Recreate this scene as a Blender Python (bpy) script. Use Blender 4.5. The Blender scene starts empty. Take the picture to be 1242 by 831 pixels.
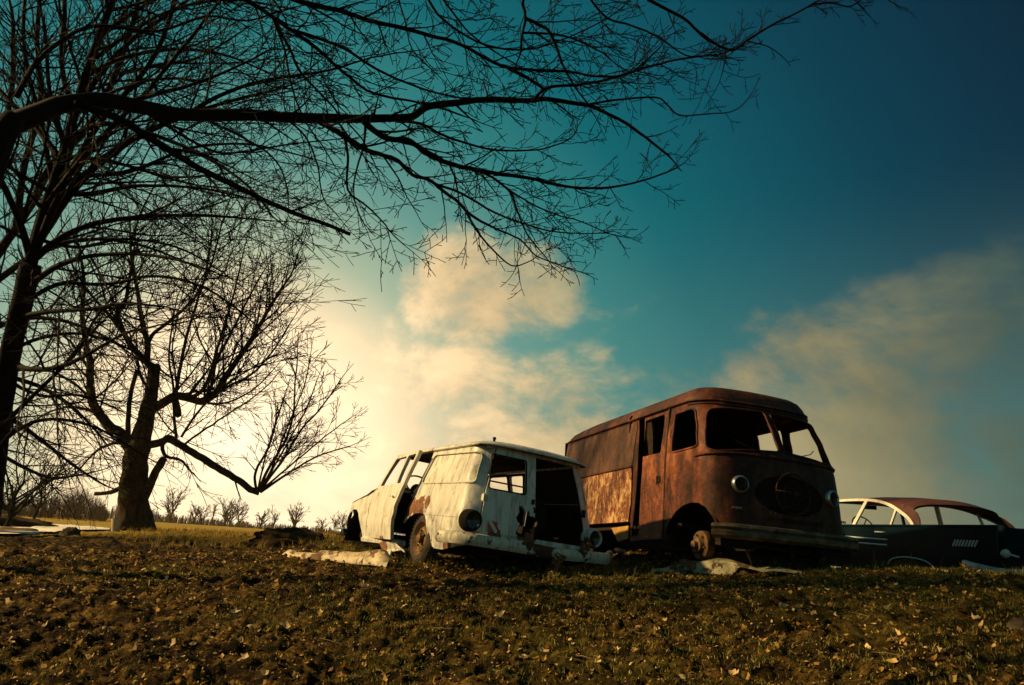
import bpy, math, random, numpy as np
from mathutils import Vector, Matrix, noise, geometry
V = Vector
PI = math.pi
R = math.radians
C = bpy.context.scene.collection
sc = bpy.context.scene

# ------------------------------------------------------------------ camera
FPX, CXP, CYP = 828.0, 621.0, 415.5
PITCH, ROLL = R(16.4), R(4.0)
fw = V((0, math.cos(PITCH), math.sin(PITCH)))
rt0 = V((1, 0, 0)); up0 = rt0.cross(fw)
rt = rt0 * math.cos(ROLL) + up0 * math.sin(ROLL)
up = up0 * math.cos(ROLL) - rt0 * math.sin(ROLL)
cam = bpy.data.cameras.new('camera'); co = bpy.data.objects.new('camera', cam); C.objects.link(co)
cam.sensor_width = 36; cam.lens = 36 * FPX / 1242; cam.clip_end = 3000; cam.clip_start = .05
M = Matrix((rt, up, -fw)).transposed().to_4x4(); co.matrix_world = M
sc.camera = co
def at(px, py, d):
    return (fw + rt * ((px - CXP) / FPX) - up * ((py - CYP) / FPX)) * d
def skydir(px, py): return at(px, py, 1).normalized()

# ------------------------------------------------------------------ exposure
vs = sc.view_settings
vs.view_transform = 'Standard'; vs.look = 'None'; vs.gamma = 1; vs.exposure = .45; vs.use_curve_mapping = False

# ------------------------------------------------------------------ sun
SUN_AZ, SUN_EL = R(-93), R(28)
sd = V((math.sin(SUN_AZ) * math.cos(SUN_EL), math.cos(SUN_AZ) * math.cos(SUN_EL), math.sin(SUN_EL)))
sl = bpy.data.lights.new('sun', 'SUN'); so = bpy.data.objects.new('sun', sl); C.objects.link(so)
sl.energy = 5.0; sl.angle = R(1.2); sl.color = (1, .66, .28)
so.rotation_euler = (-sd).to_track_quat('-Z', 'Y').to_euler()

# ------------------------------------------------------------------ world
world = bpy.data.worlds.new('World'); sc.world = world; world.use_nodes = True
wt = world.node_tree; wn = wt.nodes; wl = wt.links
for n in list(wn): wn.remove(n)
def nd(t, typ, **kw):
    n = t.nodes.new(typ)
    for k, v in kw.items(): setattr(n, k, v)
    return n
def ramp(t, stops, interp='LINEAR'):
    n = t.nodes.new('ShaderNodeValToRGB'); cr = n.color_ramp; cr.interpolation = interp
    while len(cr.elements) < len(stops): cr.elements.new(.5)
    for e, (p, c) in zip(cr.elements, stops):
        e.position = p; e.color = (*c, 1) if len(c) == 3 else c
    return n
def mth(t, op, a, b=None, c=None, clamp=False):
    n = t.nodes.new('ShaderNodeMath'); n.operation = op; n.use_clamp = clamp
    for i, v in enumerate((a, b, c)):
        if v is None: continue
        if isinstance(v, (int, float)): n.inputs[i].default_value = v
        else: t.links.new(v, n.inputs[i])
    return n.outputs[0]
def mixc(t, f, a, b, mode='MIX'):
    n = t.nodes.new('ShaderNodeMix'); n.data_type = 'RGBA'; n.blend_type = mode
    for i, v in ((0, f), (6, a), (7, b)):
        if isinstance(v, (int, float)): n.inputs[i].default_value = v
        elif isinstance(v, tuple): n.inputs[i].default_value = (*v, 1)
        else: t.links.new(v, n.inputs[i])
    return n.outputs[2]
def mapr(t, v, a, b, c=0., d=1., typ='SMOOTHSTEP'):
    n = t.nodes.new('ShaderNodeMapRange'); n.interpolation_type = typ
    t.links.new(v, n.inputs[0])
    for i, q in enumerate((a, b, c, d)): n.inputs[i + 1].default_value = q
    return n.outputs[0]
def srgb(r, g, b):
    f = lambda c: (c / 255 / 12.92) if c / 255 <= .04045 else ((c / 255 + .055) / 1.055) ** 2.4
    return (f(r), f(g), f(b))
tc = nd(wt, 'ShaderNodeTexCoord')
nrm = nd(wt, 'ShaderNodeVectorMath', operation='NORMALIZE'); wl.new(tc.outputs['Generated'], nrm.inputs[0])
D = nrm.outputs[0]
def dotd(v):
    n = nd(wt, 'ShaderNodeVectorMath', operation='DOT_PRODUCT'); wl.new(D, n.inputs[0]); n.inputs[1].default_value = v
    return n.outputs['Value']
glow = skydir(300, 560)
ang = mth(wt, 'MULTIPLY', mth(wt, 'ARCCOSINE', dotd(glow)), 180 / PI / 180)   # 0..1 = 0..180 degrees
base = ramp(wt, [(p / 180, tuple(q * (1.45 if p < 10 else 1.2 if p < 15 else 1) for q in srgb(*c))) for p, c in (
    (0, (255, 234, 196)), (7, (255, 230, 188)), (12, (240, 214, 170)), (17, (176, 188, 156)), (23, (104, 152, 138)), (31, (46, 122, 120)),
    (38, (6, 96, 104)), (46, (2, 76, 90)), (54, (1, 54, 72)), (66, (2, 24, 46)), (85, (22, 58, 70)), (110, (50, 84, 90)), (180, (54, 86, 92)))])  # stops behind the camera brightened as unseen fill for the shaded vehicle faces
wl.new(ang, base.inputs[0])
sky = nd(wt, 'ShaderNodeTexSky'); sky.sky_type = 'NISHITA'; sky.sun_disc = False
sky.sun_elevation = SUN_EL; sky.sun_rotation = SUN_AZ
nish = mixc(wt, 1., sky.outputs[0], (.02, .07, .06), 'MULTIPLY')
b10 = mixc(wt, 1., base.outputs[0], (10, 10, 10), 'MULTIPLY')
col = mixc(wt, 1., b10, nish, 'ADD')
sz = nd(wt, 'ShaderNodeSeparateXYZ'); wl.new(D, sz.inputs[0])
low = mth(wt, 'MULTIPLY', mapr(wt, sz.outputs[2], .50, .04, 0, 1, 'SMOOTHSTEP'), mapr(wt, ang, 14 / 180, 24 / 180, 0, .5))
col = mixc(wt, low, col, tuple(10 * c for c in srgb(112, 152, 136)))
# clouds: soft banks at given directions, broken up by turbulence
def blob(px, py, r, soft):
    d = dotd(skydir(px, py)); return mapr(wt, d, math.cos(R(r + soft)), math.cos(R(max(r - soft, .1))))
def nz(scale, det=8, rough=.55, stretch=(1, 1, 1.7), off=0):
    mp = nd(wt, 'ShaderNodeMapping'); mp.inputs['Scale'].default_value = stretch; mp.inputs['Location'].default_value = (off, off * .7, 0)
    wl.new(D, mp.inputs[0])
    n = nd(wt, 'ShaderNodeTexNoise'); n.inputs['Scale'].default_value = scale; n.inputs['Detail'].default_value = det
    n.inputs['Roughness'].default_value = rough; n.inputs['Distortion'].default_value = .25
    wl.new(mp.outputs[0], n.inputs[0]); return n.outputs[0]
n1 = nz(3.2, 10, .6, (1, 1, 1.5)); n2 = nz(8.5, 10, .62, (1, 1, 1.5), off=3.1)
turb = mth(wt, 'ADD', mth(wt, 'MULTIPLY', n1, .62), mth(wt, 'MULTIPLY', n2, .38))
def bank(blobs):
    v = None
    for b in blobs:
        o = mth(wt, 'MULTIPLY', blob(*b[:4]), b[4])
        v = o if v is None else mth(wt, 'MAXIMUM', v, o)
    return v
warm = bank([(405, 505, 6.5, 6, .95), (540, 530, 6.5, 5, 1.05), (650, 560, 6.5, 5, 1.0), (750, 580, 5, 4, .7), (330, 560, 10, 8, .8), (560, 348, 4.2, 3.8, .86), (650, 335, 3.6, 3.6, .78), (735, 262, 2.0, 2.0, .5), (760, 380, 4, 4, .4)])
cool = bank([(1200, 415, 6, 5, .72), (1090, 465, 7, 5, .82), (960, 462, 5, 4, .9), (1190, 530, 8, 6, .85), (1040, 560, 8, 5, 1.05), (870, 560, 7, 6, .85), (1240, 620, 7, 5, .7), (780, 590, 9, 6, .6)])
def cmask(env, lo, hi):
    v = mth(wt, 'ADD', env, mth(wt, 'MULTIPLY', mth(wt, 'SUBTRACT', turb, .5), 3.2))
    return mth(wt, 'MULTIPLY', mapr(wt, v, lo, hi), mapr(wt, env, .02, .35))
cw = cmask(warm, .46, 1.02); cc = cmask(cool, .40, 1.15)
warmcol = ramp(wt, [(0, tuple(15 * c for c in srgb(255, 232, 194))), (12 / 180, tuple(13.5 * c for c in srgb(255, 222, 174))), (22 / 180, tuple(11 * c for c in srgb(236, 202, 150))), (32 / 180, tuple(10 * c for c in srgb(160, 162, 126)))])
wl.new(ang, warmcol.inputs[0])
coolcol = ramp(wt, [(20 / 180, tuple(10 * c for c in srgb(226, 196, 142))), (34 / 180, tuple(10 * c for c in srgb(204, 176, 126))), (46 / 180, tuple(10 * c for c in srgb(160, 146, 104))), (58 / 180, tuple(10 * c for c in srgb(84, 98, 84)))])
wl.new(ang, coolcol.inputs[0])
shade = mapr(wt, n2, .38, .62, .80, 1.06, 'LINEAR')
ccs = nd(wt, 'ShaderNodeVectorMath', operation='SCALE'); wl.new(coolcol.outputs[0], ccs.inputs[0]); wl.new(mapr(wt, n1, .36, .64, .66, 1.12, 'LINEAR'), ccs.inputs['Scale'])
col = mixc(wt, mth(wt, 'MULTIPLY', cc, .85), col, ccs.outputs[0])
wc = nd(wt, 'ShaderNodeVectorMath', operation='SCALE'); wl.new(warmcol.outputs[0], wc.inputs[0]); wl.new(shade, wc.inputs['Scale'])
col = mixc(wt, mth(wt, 'MULTIPLY', cw, .9), col, wc.outputs[0])
bg = nd(wt, 'ShaderNodeBackground'); bg.inputs[1].default_value = .0732
wo = nd(wt, 'ShaderNodeOutputWorld'); wl.new(col, bg.inputs[0]); wl.new(bg.outputs[0], wo.inputs[0])

sc.cycles.max_bounces = 5; sc.cycles.transparent_max_bounces = 8
sc.cycles.use_denoising = True

# ------------------------------------------------------------------ materials
def newmat(name, spec=.12):
    m = bpy.data.materials.new(name); m.use_nodes = True
    t = m.node_tree; b = t.nodes['Principled BSDF']; b.inputs['Specular IOR Level'].default_value = spec; return m, t, b
def coords(t, kind='Object'):
    return nd(t, 'ShaderNodeTexCoord').outputs[kind]
def tnoise(t, vec, scale, det=6, rough=.6, stretch=None, dist=0.):
    if stretch:
        mp = nd(t, 'ShaderNodeMapping'); mp.inputs['Scale'].default_value = stretch; t.links.new(vec, mp.inputs[0]); vec = mp.outputs[0]
    n = nd(t, 'ShaderNodeTexNoise'); n.inputs['Scale'].default_value = scale; n.inputs['Detail'].default_value = det
    n.inputs['Roughness'].default_value = rough; n.inputs['Distortion'].default_value = dist
    t.links.new(vec, n.inputs[0]); return n.outputs[0]
def bump(t, b, h, strength=.5, dist=.01):
    n = nd(t, 'ShaderNodeBump'); n.inputs['Strength'].default_value = strength; n.inputs['Distance'].default_value = dist
    t.links.new(h, n.inputs['Height']); t.links.new(n.outputs[0], b.inputs['Normal'])
def simple(name, stops, scale=8, rough=.7, metal=0., bstr=.3, bdist=.004, stretch=None):
    m, t, b = newmat(name); v = coords(t)
    n = tnoise(t, v, scale, 8, .65, stretch); r = ramp(t, stops); t.links.new(n, r.inputs[0]); t.links.new(r.outputs[0], b.inputs['Base Color'])
    b.inputs['Roughness'].default_value = rough; b.inputs['Metallic'].default_value = metal
    if bstr: bump(t, b, tnoise(t, v, scale * 4, 5), bstr, bdist)
    return m
def near_mask(t, v, pts):
    """union of soft spots given in the vehicle's own coordinates"""
    out = None
    for (x, y, z, r) in pts:
        d = nd(t, 'ShaderNodeVectorMath', operation='DISTANCE'); t.links.new(v, d.inputs[0]); d.inputs[1].default_value = (x, y, z)
        o = mapr(t, d.outputs['Value'], r * 1.25, r * .55)
        out = o if out is None else mth(t, 'MAXIMUM', out, o)
    return out
def painted(name, paint, paint2, rust, rust2, thr=.62, spots=(), rough=.5, streak=(7, 7, .9), amt=1.):
    m, t, b = newmat(name, .4); v = coords(t)
    s = tnoise(t, v, 1.7, 9, .68, streak, .8)
    pr = ramp(t, [(.36, paint2), (.52, paint), (.8, tuple(min(1, c * 1.12) for c in paint))]); t.links.new(s, pr.inputs[0])
    fine = tnoise(t, v, 22, 8, .7)
    rr = ramp(t, [(.3, rust2), (.7, rust)]); t.links.new(tnoise(t, v, 14, 8, .7), rr.inputs[0])
    big = tnoise(t, v, 3.1, 10, .68)
    val = mth(t, 'ADD', big, mth(t, 'MULTIPLY', mth(t, 'SUBTRACT', fine, .5), .35))
    if spots: val = mth(t, 'ADD', val, mth(t, 'MULTIPLY', near_mask(t, v, spots), .3))
    mask = mapr(t, val, thr, thr + .03)
    speck = mapr(t, tnoise(t, v, 60, 6, .7), .66, .70)
    mask = mth(t, 'MAXIMUM', mask, mth(t, 'MULTIPLY', speck, .7))
    c = mixc(t, mth(t, 'MULTIPLY', mask, amt), pr.outputs[0], rr.outputs[0])
    t.links.new(c, b.inputs['Base Color'])
    t.links.new(mapr(t, mask, 0, 1, rough, .9), b.inputs['Roughness'])
    h = mth(t, 'SUBTRACT', mth(t, 'MULTIPLY', tnoise(t, v, 5, 4), .5), mth(t, 'MULTIPLY', mask, .22))
    h = mth(t, 'ADD', h, mth(t, 'MULTIPLY', fine, .1)); bump(t, b, h, .55, .012)
    return m
WP = painted('weathered_shaded_cream_paint', (.64, .64, .58), (.30, .30, .235), (.30, .14, .07), (.06, .025, .013), .64,  # dark vertical streaks are dirt, deepened to stand in for tree shadows
             [(-.95, 1.35, .86, .20), (-.95, 1.6, .90, .16), (-.95, 1.10, .97, .10), (-.1, 0, .72, .16), (-.55, 0, .64, .1), (.8, 0, .65, .14), (-.9, 2.2, .4, .2), (-.9, .4, .45, .12)], .42)
WB = painted('chipped_bumper_paint', (.56, .56, .46), (.3, .3, .22), (.10, .045, .02), (.02, .012, .008), .55, [(0, 0, .55, .3)], .5)
def van_mat(name, lo, hi, thr, fl_amt, roughness=.62, spots=None):
    m, t, b = newmat(name, .25); v = coords(t)
    s = tnoise(t, v, 1.7, 9, .66, (2.2, 2.2, .9), .6)
    f = tnoise(t, v, 17, 9, .72)
    k = mth(t, 'ADD', mth(t, 'MULTIPLY', s, .65), mth(t, 'MULTIPLY', f, .35))
    r = ramp(t, [(.36, lo[0]), (.46, lo[1]), (.56, hi[0]), (.66, hi[1])]); t.links.new(k, r.inputs[0])
    base_c = r.outputs[0]
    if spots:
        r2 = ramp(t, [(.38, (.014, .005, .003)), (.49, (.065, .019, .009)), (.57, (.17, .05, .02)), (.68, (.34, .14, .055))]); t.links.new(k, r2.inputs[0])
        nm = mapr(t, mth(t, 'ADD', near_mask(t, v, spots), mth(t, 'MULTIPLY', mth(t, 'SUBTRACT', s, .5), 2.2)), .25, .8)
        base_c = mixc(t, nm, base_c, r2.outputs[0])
    fl = tnoise(t, v, 11, 11, .8, (1, 1, .5), .8)
    fmask = mth(t, 'MULTIPLY', mapr(t, fl, thr, thr + .05), mapr(t, mth(t, 'ADD', s, mth(t, 'MULTIPLY', f, .4)), .58, .80))
    c = mixc(t, mth(t, 'MULTIPLY', fmask, fl_amt), base_c, (.58, .37, .17))
    t.links.new(c, b.inputs['Base Color']); b.inputs['Roughness'].default_value = roughness
    b.inputs['Metallic'].default_value = .15
    h = mth(t, 'ADD', mth(t, 'MULTIPLY', f, .4), mth(t, 'MULTIPLY', fmask, .35))
    h = mth(t, 'ADD', h, mth(t, 'MULTIPLY', tnoise(t, v, 2.6, 3), 1.2))
    bump(t, b, h, .6, .016)
    return m
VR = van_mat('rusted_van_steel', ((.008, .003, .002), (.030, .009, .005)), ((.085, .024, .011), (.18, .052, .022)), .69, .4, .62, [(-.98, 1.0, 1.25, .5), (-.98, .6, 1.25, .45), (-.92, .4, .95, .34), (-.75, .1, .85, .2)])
VD = van_mat('rusted_door_steel', ((.016, .006, .003), (.075, .022, .010)), ((.22, .066, .026), (.40, .17, .065)), .59, .9)
VS = van_mat('flaking_side_steel', ((.025, .008, .005), (.10, .032, .014)), ((.24, .085, .034), (.42, .21, .085)), .49, .95)
VU = van_mat('dull_brown_side_steel', ((.02, .010, .006), (.05, .023, .013)), ((.10, .046, .024), (.15, .07, .034)), .72, .4)
VROOF = van_mat('rusted_roof_steel', ((.022, .009, .006), (.050, .017, .010)), ((.10, .034, .018), (.19, .07, .032)), .70, .4)
VB = simple('tarnished_bumper_metal', [(.35, (.05, .035, .022)), (.55, (.16, .12, .075)), (.75, (.32, .27, .18))], 7, .45, .4, .4, .005)
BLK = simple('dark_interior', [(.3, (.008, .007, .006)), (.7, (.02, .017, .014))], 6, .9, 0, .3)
BLKIN = simple('darkened_inner_faces', [(.3, (.012, .009, .006)), (.7, (.05, .035, .024))], 6, .9, 0, .3)  # inner faces coloured dark so that sunlit interiors read as shaded
BLK2 = simple('dark_greasy_metal', [(.3, (.012, .009, .007)), (.7, (.045, .03, .02))], 14, .6, .3, .5)
RUB = simple('cracked_tyre_rubber', [(.3, (.02, .018, .015)), (.7, (.07, .06, .045))], 12, .85, 0, .6, .006)
RIM = simple('rusty_wheel_rim', [(.3, (.05, .03, .016)), (.55, (.14, .085, .042)), (.75, (.34, .26, .15))], 9, .6, .2, .4)
CHR = simple('dull_chrome', [(.3, (.45, .47, .46)), (.7, (.75, .76, .74))], 9, .28, .9, .15)
LENS = simple('dark_lamp_glass', [(.3, (.012, .014, .016)), (.7, (.03, .035, .035))], 9, .12, .0, .0)
LENS.node_tree.nodes['Principled BSDF'].inputs['Specular IOR Level'].default_value = .5
SB = painted('dark_teal_car_paint', (.0025, .011, .017), (.002, .008, .012), (.02, .01, .006), (.01, .005, .004), .74, [], .5, (2, 2, 2), .5)
SB.node_tree.nodes['Principled BSDF'].inputs['Specular IOR Level'].default_value = .03
SR = painted('brown_rusty_roof_paint', (.085, .028, .018), (.05, .018, .012), (.12, .05, .03), (.06, .025, .015), .66, [], .55, (2, 2, 2))
SW = painted('white_window_trim_paint', (.78, .74, .62), (.6, .56, .45), (.2, .1, .05), (.1, .05, .03), .74, [], .4, (3, 3, 3))
SMET = simple('blue_grey_chrome', [(.3, (.35, .45, .47)), (.7, (.6, .68, .68))], 9, .35, .15, .15)
PANEL = painted('pale_scrap_panel_paint', (.46, .38, .22), (.20, .15, .08), (.16, .09, .04), (.05, .03, .015), .52, [], .55, (4, 4, 4))
HOODM = painted('pale_green_scrap_paint', (.40, .37, .22), (.16, .15, .07), (.12, .07, .03), (.04, .025, .012), .52, [], .5, (4, 4, 4))
WOOD = simple('weathered_wood', [(.3, (.05, .034, .02)), (.5, (.16, .11, .06)), (.72, (.3, .22, .12))], 5, .85, 0, .5, .006, (1, 8, 8))
PALEW = simple('pale_post_metal', [(.3, (.32, .28, .2)), (.7, (.5, .46, .36))], 6, .7, 0, .3)
STONE = simple('dark_boulder_stone', [(.3, (.025, .02, .014)), (.7, (.10, .08, .05))], 6, .9, 0, .8, .03)
SNOW = simple('old_snow', [(.3, (.78, .74, .64)), (.7, (.88, .84, .74))], 2, .8, 0, .3, .02)
RED = simple('faded_red_sticker', [(.3, (.42, .06, .04)), (.7, (.55, .12, .08))], 20, .6, 0, .0)
WHT = simple('faded_white_sticker', [(.3, (.6, .6, .55)), (.7, (.7, .7, .62))], 20, .6, 0, .0)
def bark(name, lo, hi, sc_=9, moss=None):
    m, t, b = newmat(name); v = coords(t)
    w = tnoise(t, v, sc_, 9, .7, (1, 1, .22), .7)
    r = ramp(t, [(.38, lo), (.62, hi)]); t.links.new(w, r.inputs[0]); c = r.outputs[0]
    if moss: c = mixc(t, mapr(t, tnoise(t, v, 2.1, 6), .5, .62), c, moss)
    t.links.new(c, b.inputs['Base Color']); b.inputs['Roughness'].default_value = .95
    bump(t, b, w, 1., .035); return m
BARK = bark('rough_maple_bark', (.012, .009, .006), (.085, .06, .034), 9, (.05, .05, .018))
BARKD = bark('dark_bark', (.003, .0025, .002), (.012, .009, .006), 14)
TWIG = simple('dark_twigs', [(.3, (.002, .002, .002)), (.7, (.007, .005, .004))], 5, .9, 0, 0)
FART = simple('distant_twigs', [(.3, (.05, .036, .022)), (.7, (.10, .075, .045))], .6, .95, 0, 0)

def ground_material():
    m, t, b = newmat('field_ground'); v = coords(t)
    big = tnoise(t, v, .35, 6, .6)
    soil = ramp(t, [(.34, (.006, .004, .002)), (.48, (.016, .010, .003)), (.56, (.11, .066, .016)), (.66, (.36, .22, .055))])
    t.links.new(tnoise(t, v, 3.2, 12, .78, (1, 1.3, 1)), soil.inputs[0])
    grass = ramp(t, [(.34, (.008, .008, .002)), (.5, (.05, .045, .008)), (.64, (.28, .22, .036))])
    t.links.new(tnoise(t, v, 5.5, 12, .8), grass.inputs[0])
    field = ramp(t, [(.3, (.17, .12, .02)), (.5, (.36, .25, .04)), (.7, (.55, .38, .07))])
    t.links.new(tnoise(t, v, 1.4, 10, .72, (.25, 1, 1)), field.inputs[0])
    sep = nd(t, 'ShaderNodeSeparateXYZ'); t.links.new(v, sep.inputs[0])
    gm = mth(t, 'ADD', mth(t, 'MULTIPLY', sep.outputs[0], .07), mth(t, 'MULTIPLY', mth(t, 'SUBTRACT', big, .5), 2.4))
    gm = mth(t, 'ADD', gm, mth(t, 'MULTIPLY', mth(t, 'SUBTRACT', tnoise(t, v, 2.4, 5), .5), 1.3))
    gm = mapr(t, gm, -.08, .5)
    c = mixc(t, mth(t, 'MULTIPLY', gm, .85), soil.outputs[0], grass.outputs[0])
    fm = mapr(t, mth(t, 'ADD', sep.outputs[1], mth(t, 'MULTIPLY', big, 4)), 15, 19)
    c = mixc(t, fm, c, field.outputs[0])
    t.links.new(c, b.inputs['Base Color']); b.inputs['Roughness'].default_value = .92
    b.inputs['Specular IOR Level'].default_value = .08
    h = mth(t, 'ADD', tnoise(t, v, 9, 12, .75), mth(t, 'MULTIPLY', tnoise(t, v, 38, 8, .7), .45))
    bump(t, b, h, 1., .08); return m
GROUND = ground_material()
def island_mat(name, stops, rough=.8, trans=0.):
    m, t, b = newmat(name)
    g = nd(t, 'ShaderNodeNewGeometry'); r = ramp(t, stops); t.links.new(g.outputs['Random Per Island'], r.inputs[0])
    t.links.new(r.outputs[0], b.inputs['Base Color']); b.inputs['Roughness'].default_value = rough
    b.inputs['Specular IOR Level'].default_value = .2
    if trans:
        tr = nd(t, 'ShaderNodeBsdfTranslucent'); t.links.new(r.outputs[0], tr.inputs[0])
        mx = nd(t, 'ShaderNodeMixShader'); mx.inputs[0].default_value = trans
        out = t.nodes['Material Output']; t.links.new(b.outputs[0], mx.inputs[1]); t.links.new(tr.outputs[0], mx.inputs[2]); t.links.new(mx.outputs[0], out.inputs[0])
    return m
LEAF = island_mat('dead_leaves', [(0, (.05, .028, .010)), (.3, (.20, .11, .022)), (.55, (.44, .26, .06)), (.8, (.64, .42, .13)), (1, (.80, .62, .30))], .7, .3)
GRASS = island_mat('grass_blades', [(0, (.02, .026, .004)), (.4, (.07, .075, .012)), (.75, (.18, .16, .03)), (1, (.38, .29, .08))], .7, .3)
CLOD = simple('soil_clods', [(.3, (.008, .005, .003)), (.55, (.035, .021, .008)), (.75, (.12, .072, .022))], 3, .95, 0, .8, .02)

# ------------------------------------------------------------------ mesh helpers
class MB:
    def __init__(s): s.v = []; s.f = []; s.m = []
    def add(s, vs_, fs, mi=0):
        o = len(s.v); s.v.extend(vs_); s.f.extend([tuple(i + o for i in f) for f in fs]); s.m.extend([mi] * len(fs))
    def box(s, c, size, rot=None, mi=0, taper=1.):
        hx, hy, hz = (q / 2 for q in size); vs_ = []
        for z in (-hz, hz):
            k = 1 if z < 0 else taper
            for x, y in ((-hx, -hy), (hx, -hy), (hx, hy), (-hx, hy)): vs_.append(V((x * k, y * k, z)))
        if rot is not None: vs_ = [rot @ q for q in vs_]
        vs_ = [q + V(c) for q in vs_]
        s.add(vs_, [(0, 3, 2, 1), (4, 5, 6, 7), (0, 1, 5, 4), (1, 2, 6, 5), (2, 3, 7, 6), (3, 0, 4, 7)], mi)
    def tube(s, pts, rad, sides=6, cap=True, mi=0, lump=0.):
        n = len(pts)
        if n < 2: return
        if not hasattr(rad, '__len__'): rad = [rad] * n
        t0 = (pts[1] - pts[0]).normalized()
        a = t0.orthogonal().normalized(); vs_ = []
        cs = [(math.cos(2 * PI * k / sides), math.sin(2 * PI * k / sides)) for k in range(sides)]
        for i in range(n):
            t = (pts[min(i + 1, n - 1)] - pts[max(i - 1, 0)])
            if t.length < 1e-9: t = t0
            t = t.normalized(); a = a - t * a.dot(t)
            a = a.normalized() if a.length > 1e-6 else t.orthogonal().normalized()
            b = t.cross(a)
            for cx, sx in cs:
                r = rad[i]
                if lump: r *= 1 + lump * noise.noise(pts[i] * 3.1 + (a * cx + b * sx) * 1.7)
                vs_.append(pts[i] + (a * cx + b * sx) * r)
        fs = []
        for i in range(n - 1):
            for k in range(sides):
                k2 = (k + 1) % sides; fs.append((i * sides + k, i * sides + k2, (i + 1) * sides + k2, (i + 1) * sides + k))
        if cap: fs.append(tuple(range(sides - 1, -1, -1))); fs.append(tuple((n - 1) * sides + k for k in range(sides)))
        s.add(vs_, fs, mi)
    def lathe(s, prof, c, axis, sides=24, mi=0, closed=False):
        """prof: (distance along axis, radius)"""
        ax = V(axis).normalized(); a = ax.orthogonal().normalized(); b = ax.cross(a); vs_ = []
        for (h, r) in prof:
            for k in range(sides):
                t = 2 * PI * k / sides; vs_.append(V(c) + ax * h + (a * math.cos(t) + b * math.sin(t)) * r)
        n = len(prof); fs = []
        for i in range(n if closed else n - 1):
            j = (i + 1) % n
            for k in range(sides):
                k2 = (k + 1) % sides; fs.append((i * sides + k, i * sides + k2, j * sides + k2, j * sides + k))
        s.add(vs_, fs, mi)
    def disc(s, c, r, axis, sides=24, mi=0, ry=None):
        ax = V(axis).normalized(); a = ax.orthogonal().normalized(); b = ax.cross(a)
        s.add([V(c) + a * math.cos(2 * PI * k / sides) * r + b * math.sin(2 * PI * k / sides) * r for k in range(sides)], [tuple(range(sides))], mi)
    def build(s, name, mats, parent=None, smooth=False, ang=None, off=None):
        if off is not None: s.v = [V(q) - off for q in s.v]
        me = bpy.data.meshes.new(name); me.from_pydata([tuple(q) for q in s.v], [], s.f)
        if not isinstance(mats, (list, tuple)): mats = [mats]
        if len(mats) == 1 and max(s.m, default=0) > 0: mats = [mats[0], BLKIN]
        for m in mats: me.materials.append(m)
        if len(mats) > 1: me.polygons.foreach_set('material_index', s.m)
        if smooth: me.polygons.foreach_set('use_smooth', [True] * len(me.polygons))
        me.update()
        if ang: me.set_sharp_from_angle(angle=R(ang))
        o = bpy.data.objects.new(name, me); C.objects.link(o)
        if parent: o.parent = parent
        return o
def tag(o, label=None, cat=None, group=None, kind=None):
    if label: o['label'] = label
    if cat: o['category'] = cat
    if group: o['group'] = group
    if kind: o['kind'] = kind
    return o
def empty(name, label, cat, loc=(0, 0, 0), rot=None, group=None):
    o = bpy.data.objects.new(name, None); C.objects.link(o); o.location = loc; o.empty_display_size = .2
    if rot: o.rotation_mode = 'YXZ'; o.rotation_euler = rot
    return tag(o, label, cat, group)

def pin(x, y, poly):
    c = False; j = len(poly) - 1
    for i in range(len(poly)):
        xi, yi = poly[i]; xj, yj = poly[j]
        if (yi > y) != (yj > y) and x < (xj - xi) * (y - yi) / (yj - yi) + xi: c = not c
        j = i
    return c
def resample(poly, step):
    out = []
    for i in range(len(poly)):
        a, b = poly[i], poly[(i + 1) % len(poly)]; L = math.hypot(b[0] - a[0], b[1] - a[1]); n = max(1, round(L / step))
        for k in range(n): out.append((a[0] + (b[0] - a[0]) * k / n, a[1] + (b[1] - a[1]) * k / n))
    return out
def roundp(poly, r, n=4):
    """round the corners of a polygon"""
    out = []; m = len(poly)
    for i in range(m):
        p0, p1, p2 = V(poly[i - 1]), V(poly[i]), V(poly[(i + 1) % m])
        d0 = p0 - p1; d2 = p2 - p1; q = min(r, d0.length * .45, d2.length * .45)
        a = p1 + d0.normalized() * q; b = p1 + d2.normalized() * q
        for k in range(n + 1):
            t = k / n; out.append(tuple(a.lerp(p1, t).lerp(p1.lerp(b, t), t)))
    return out
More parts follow.
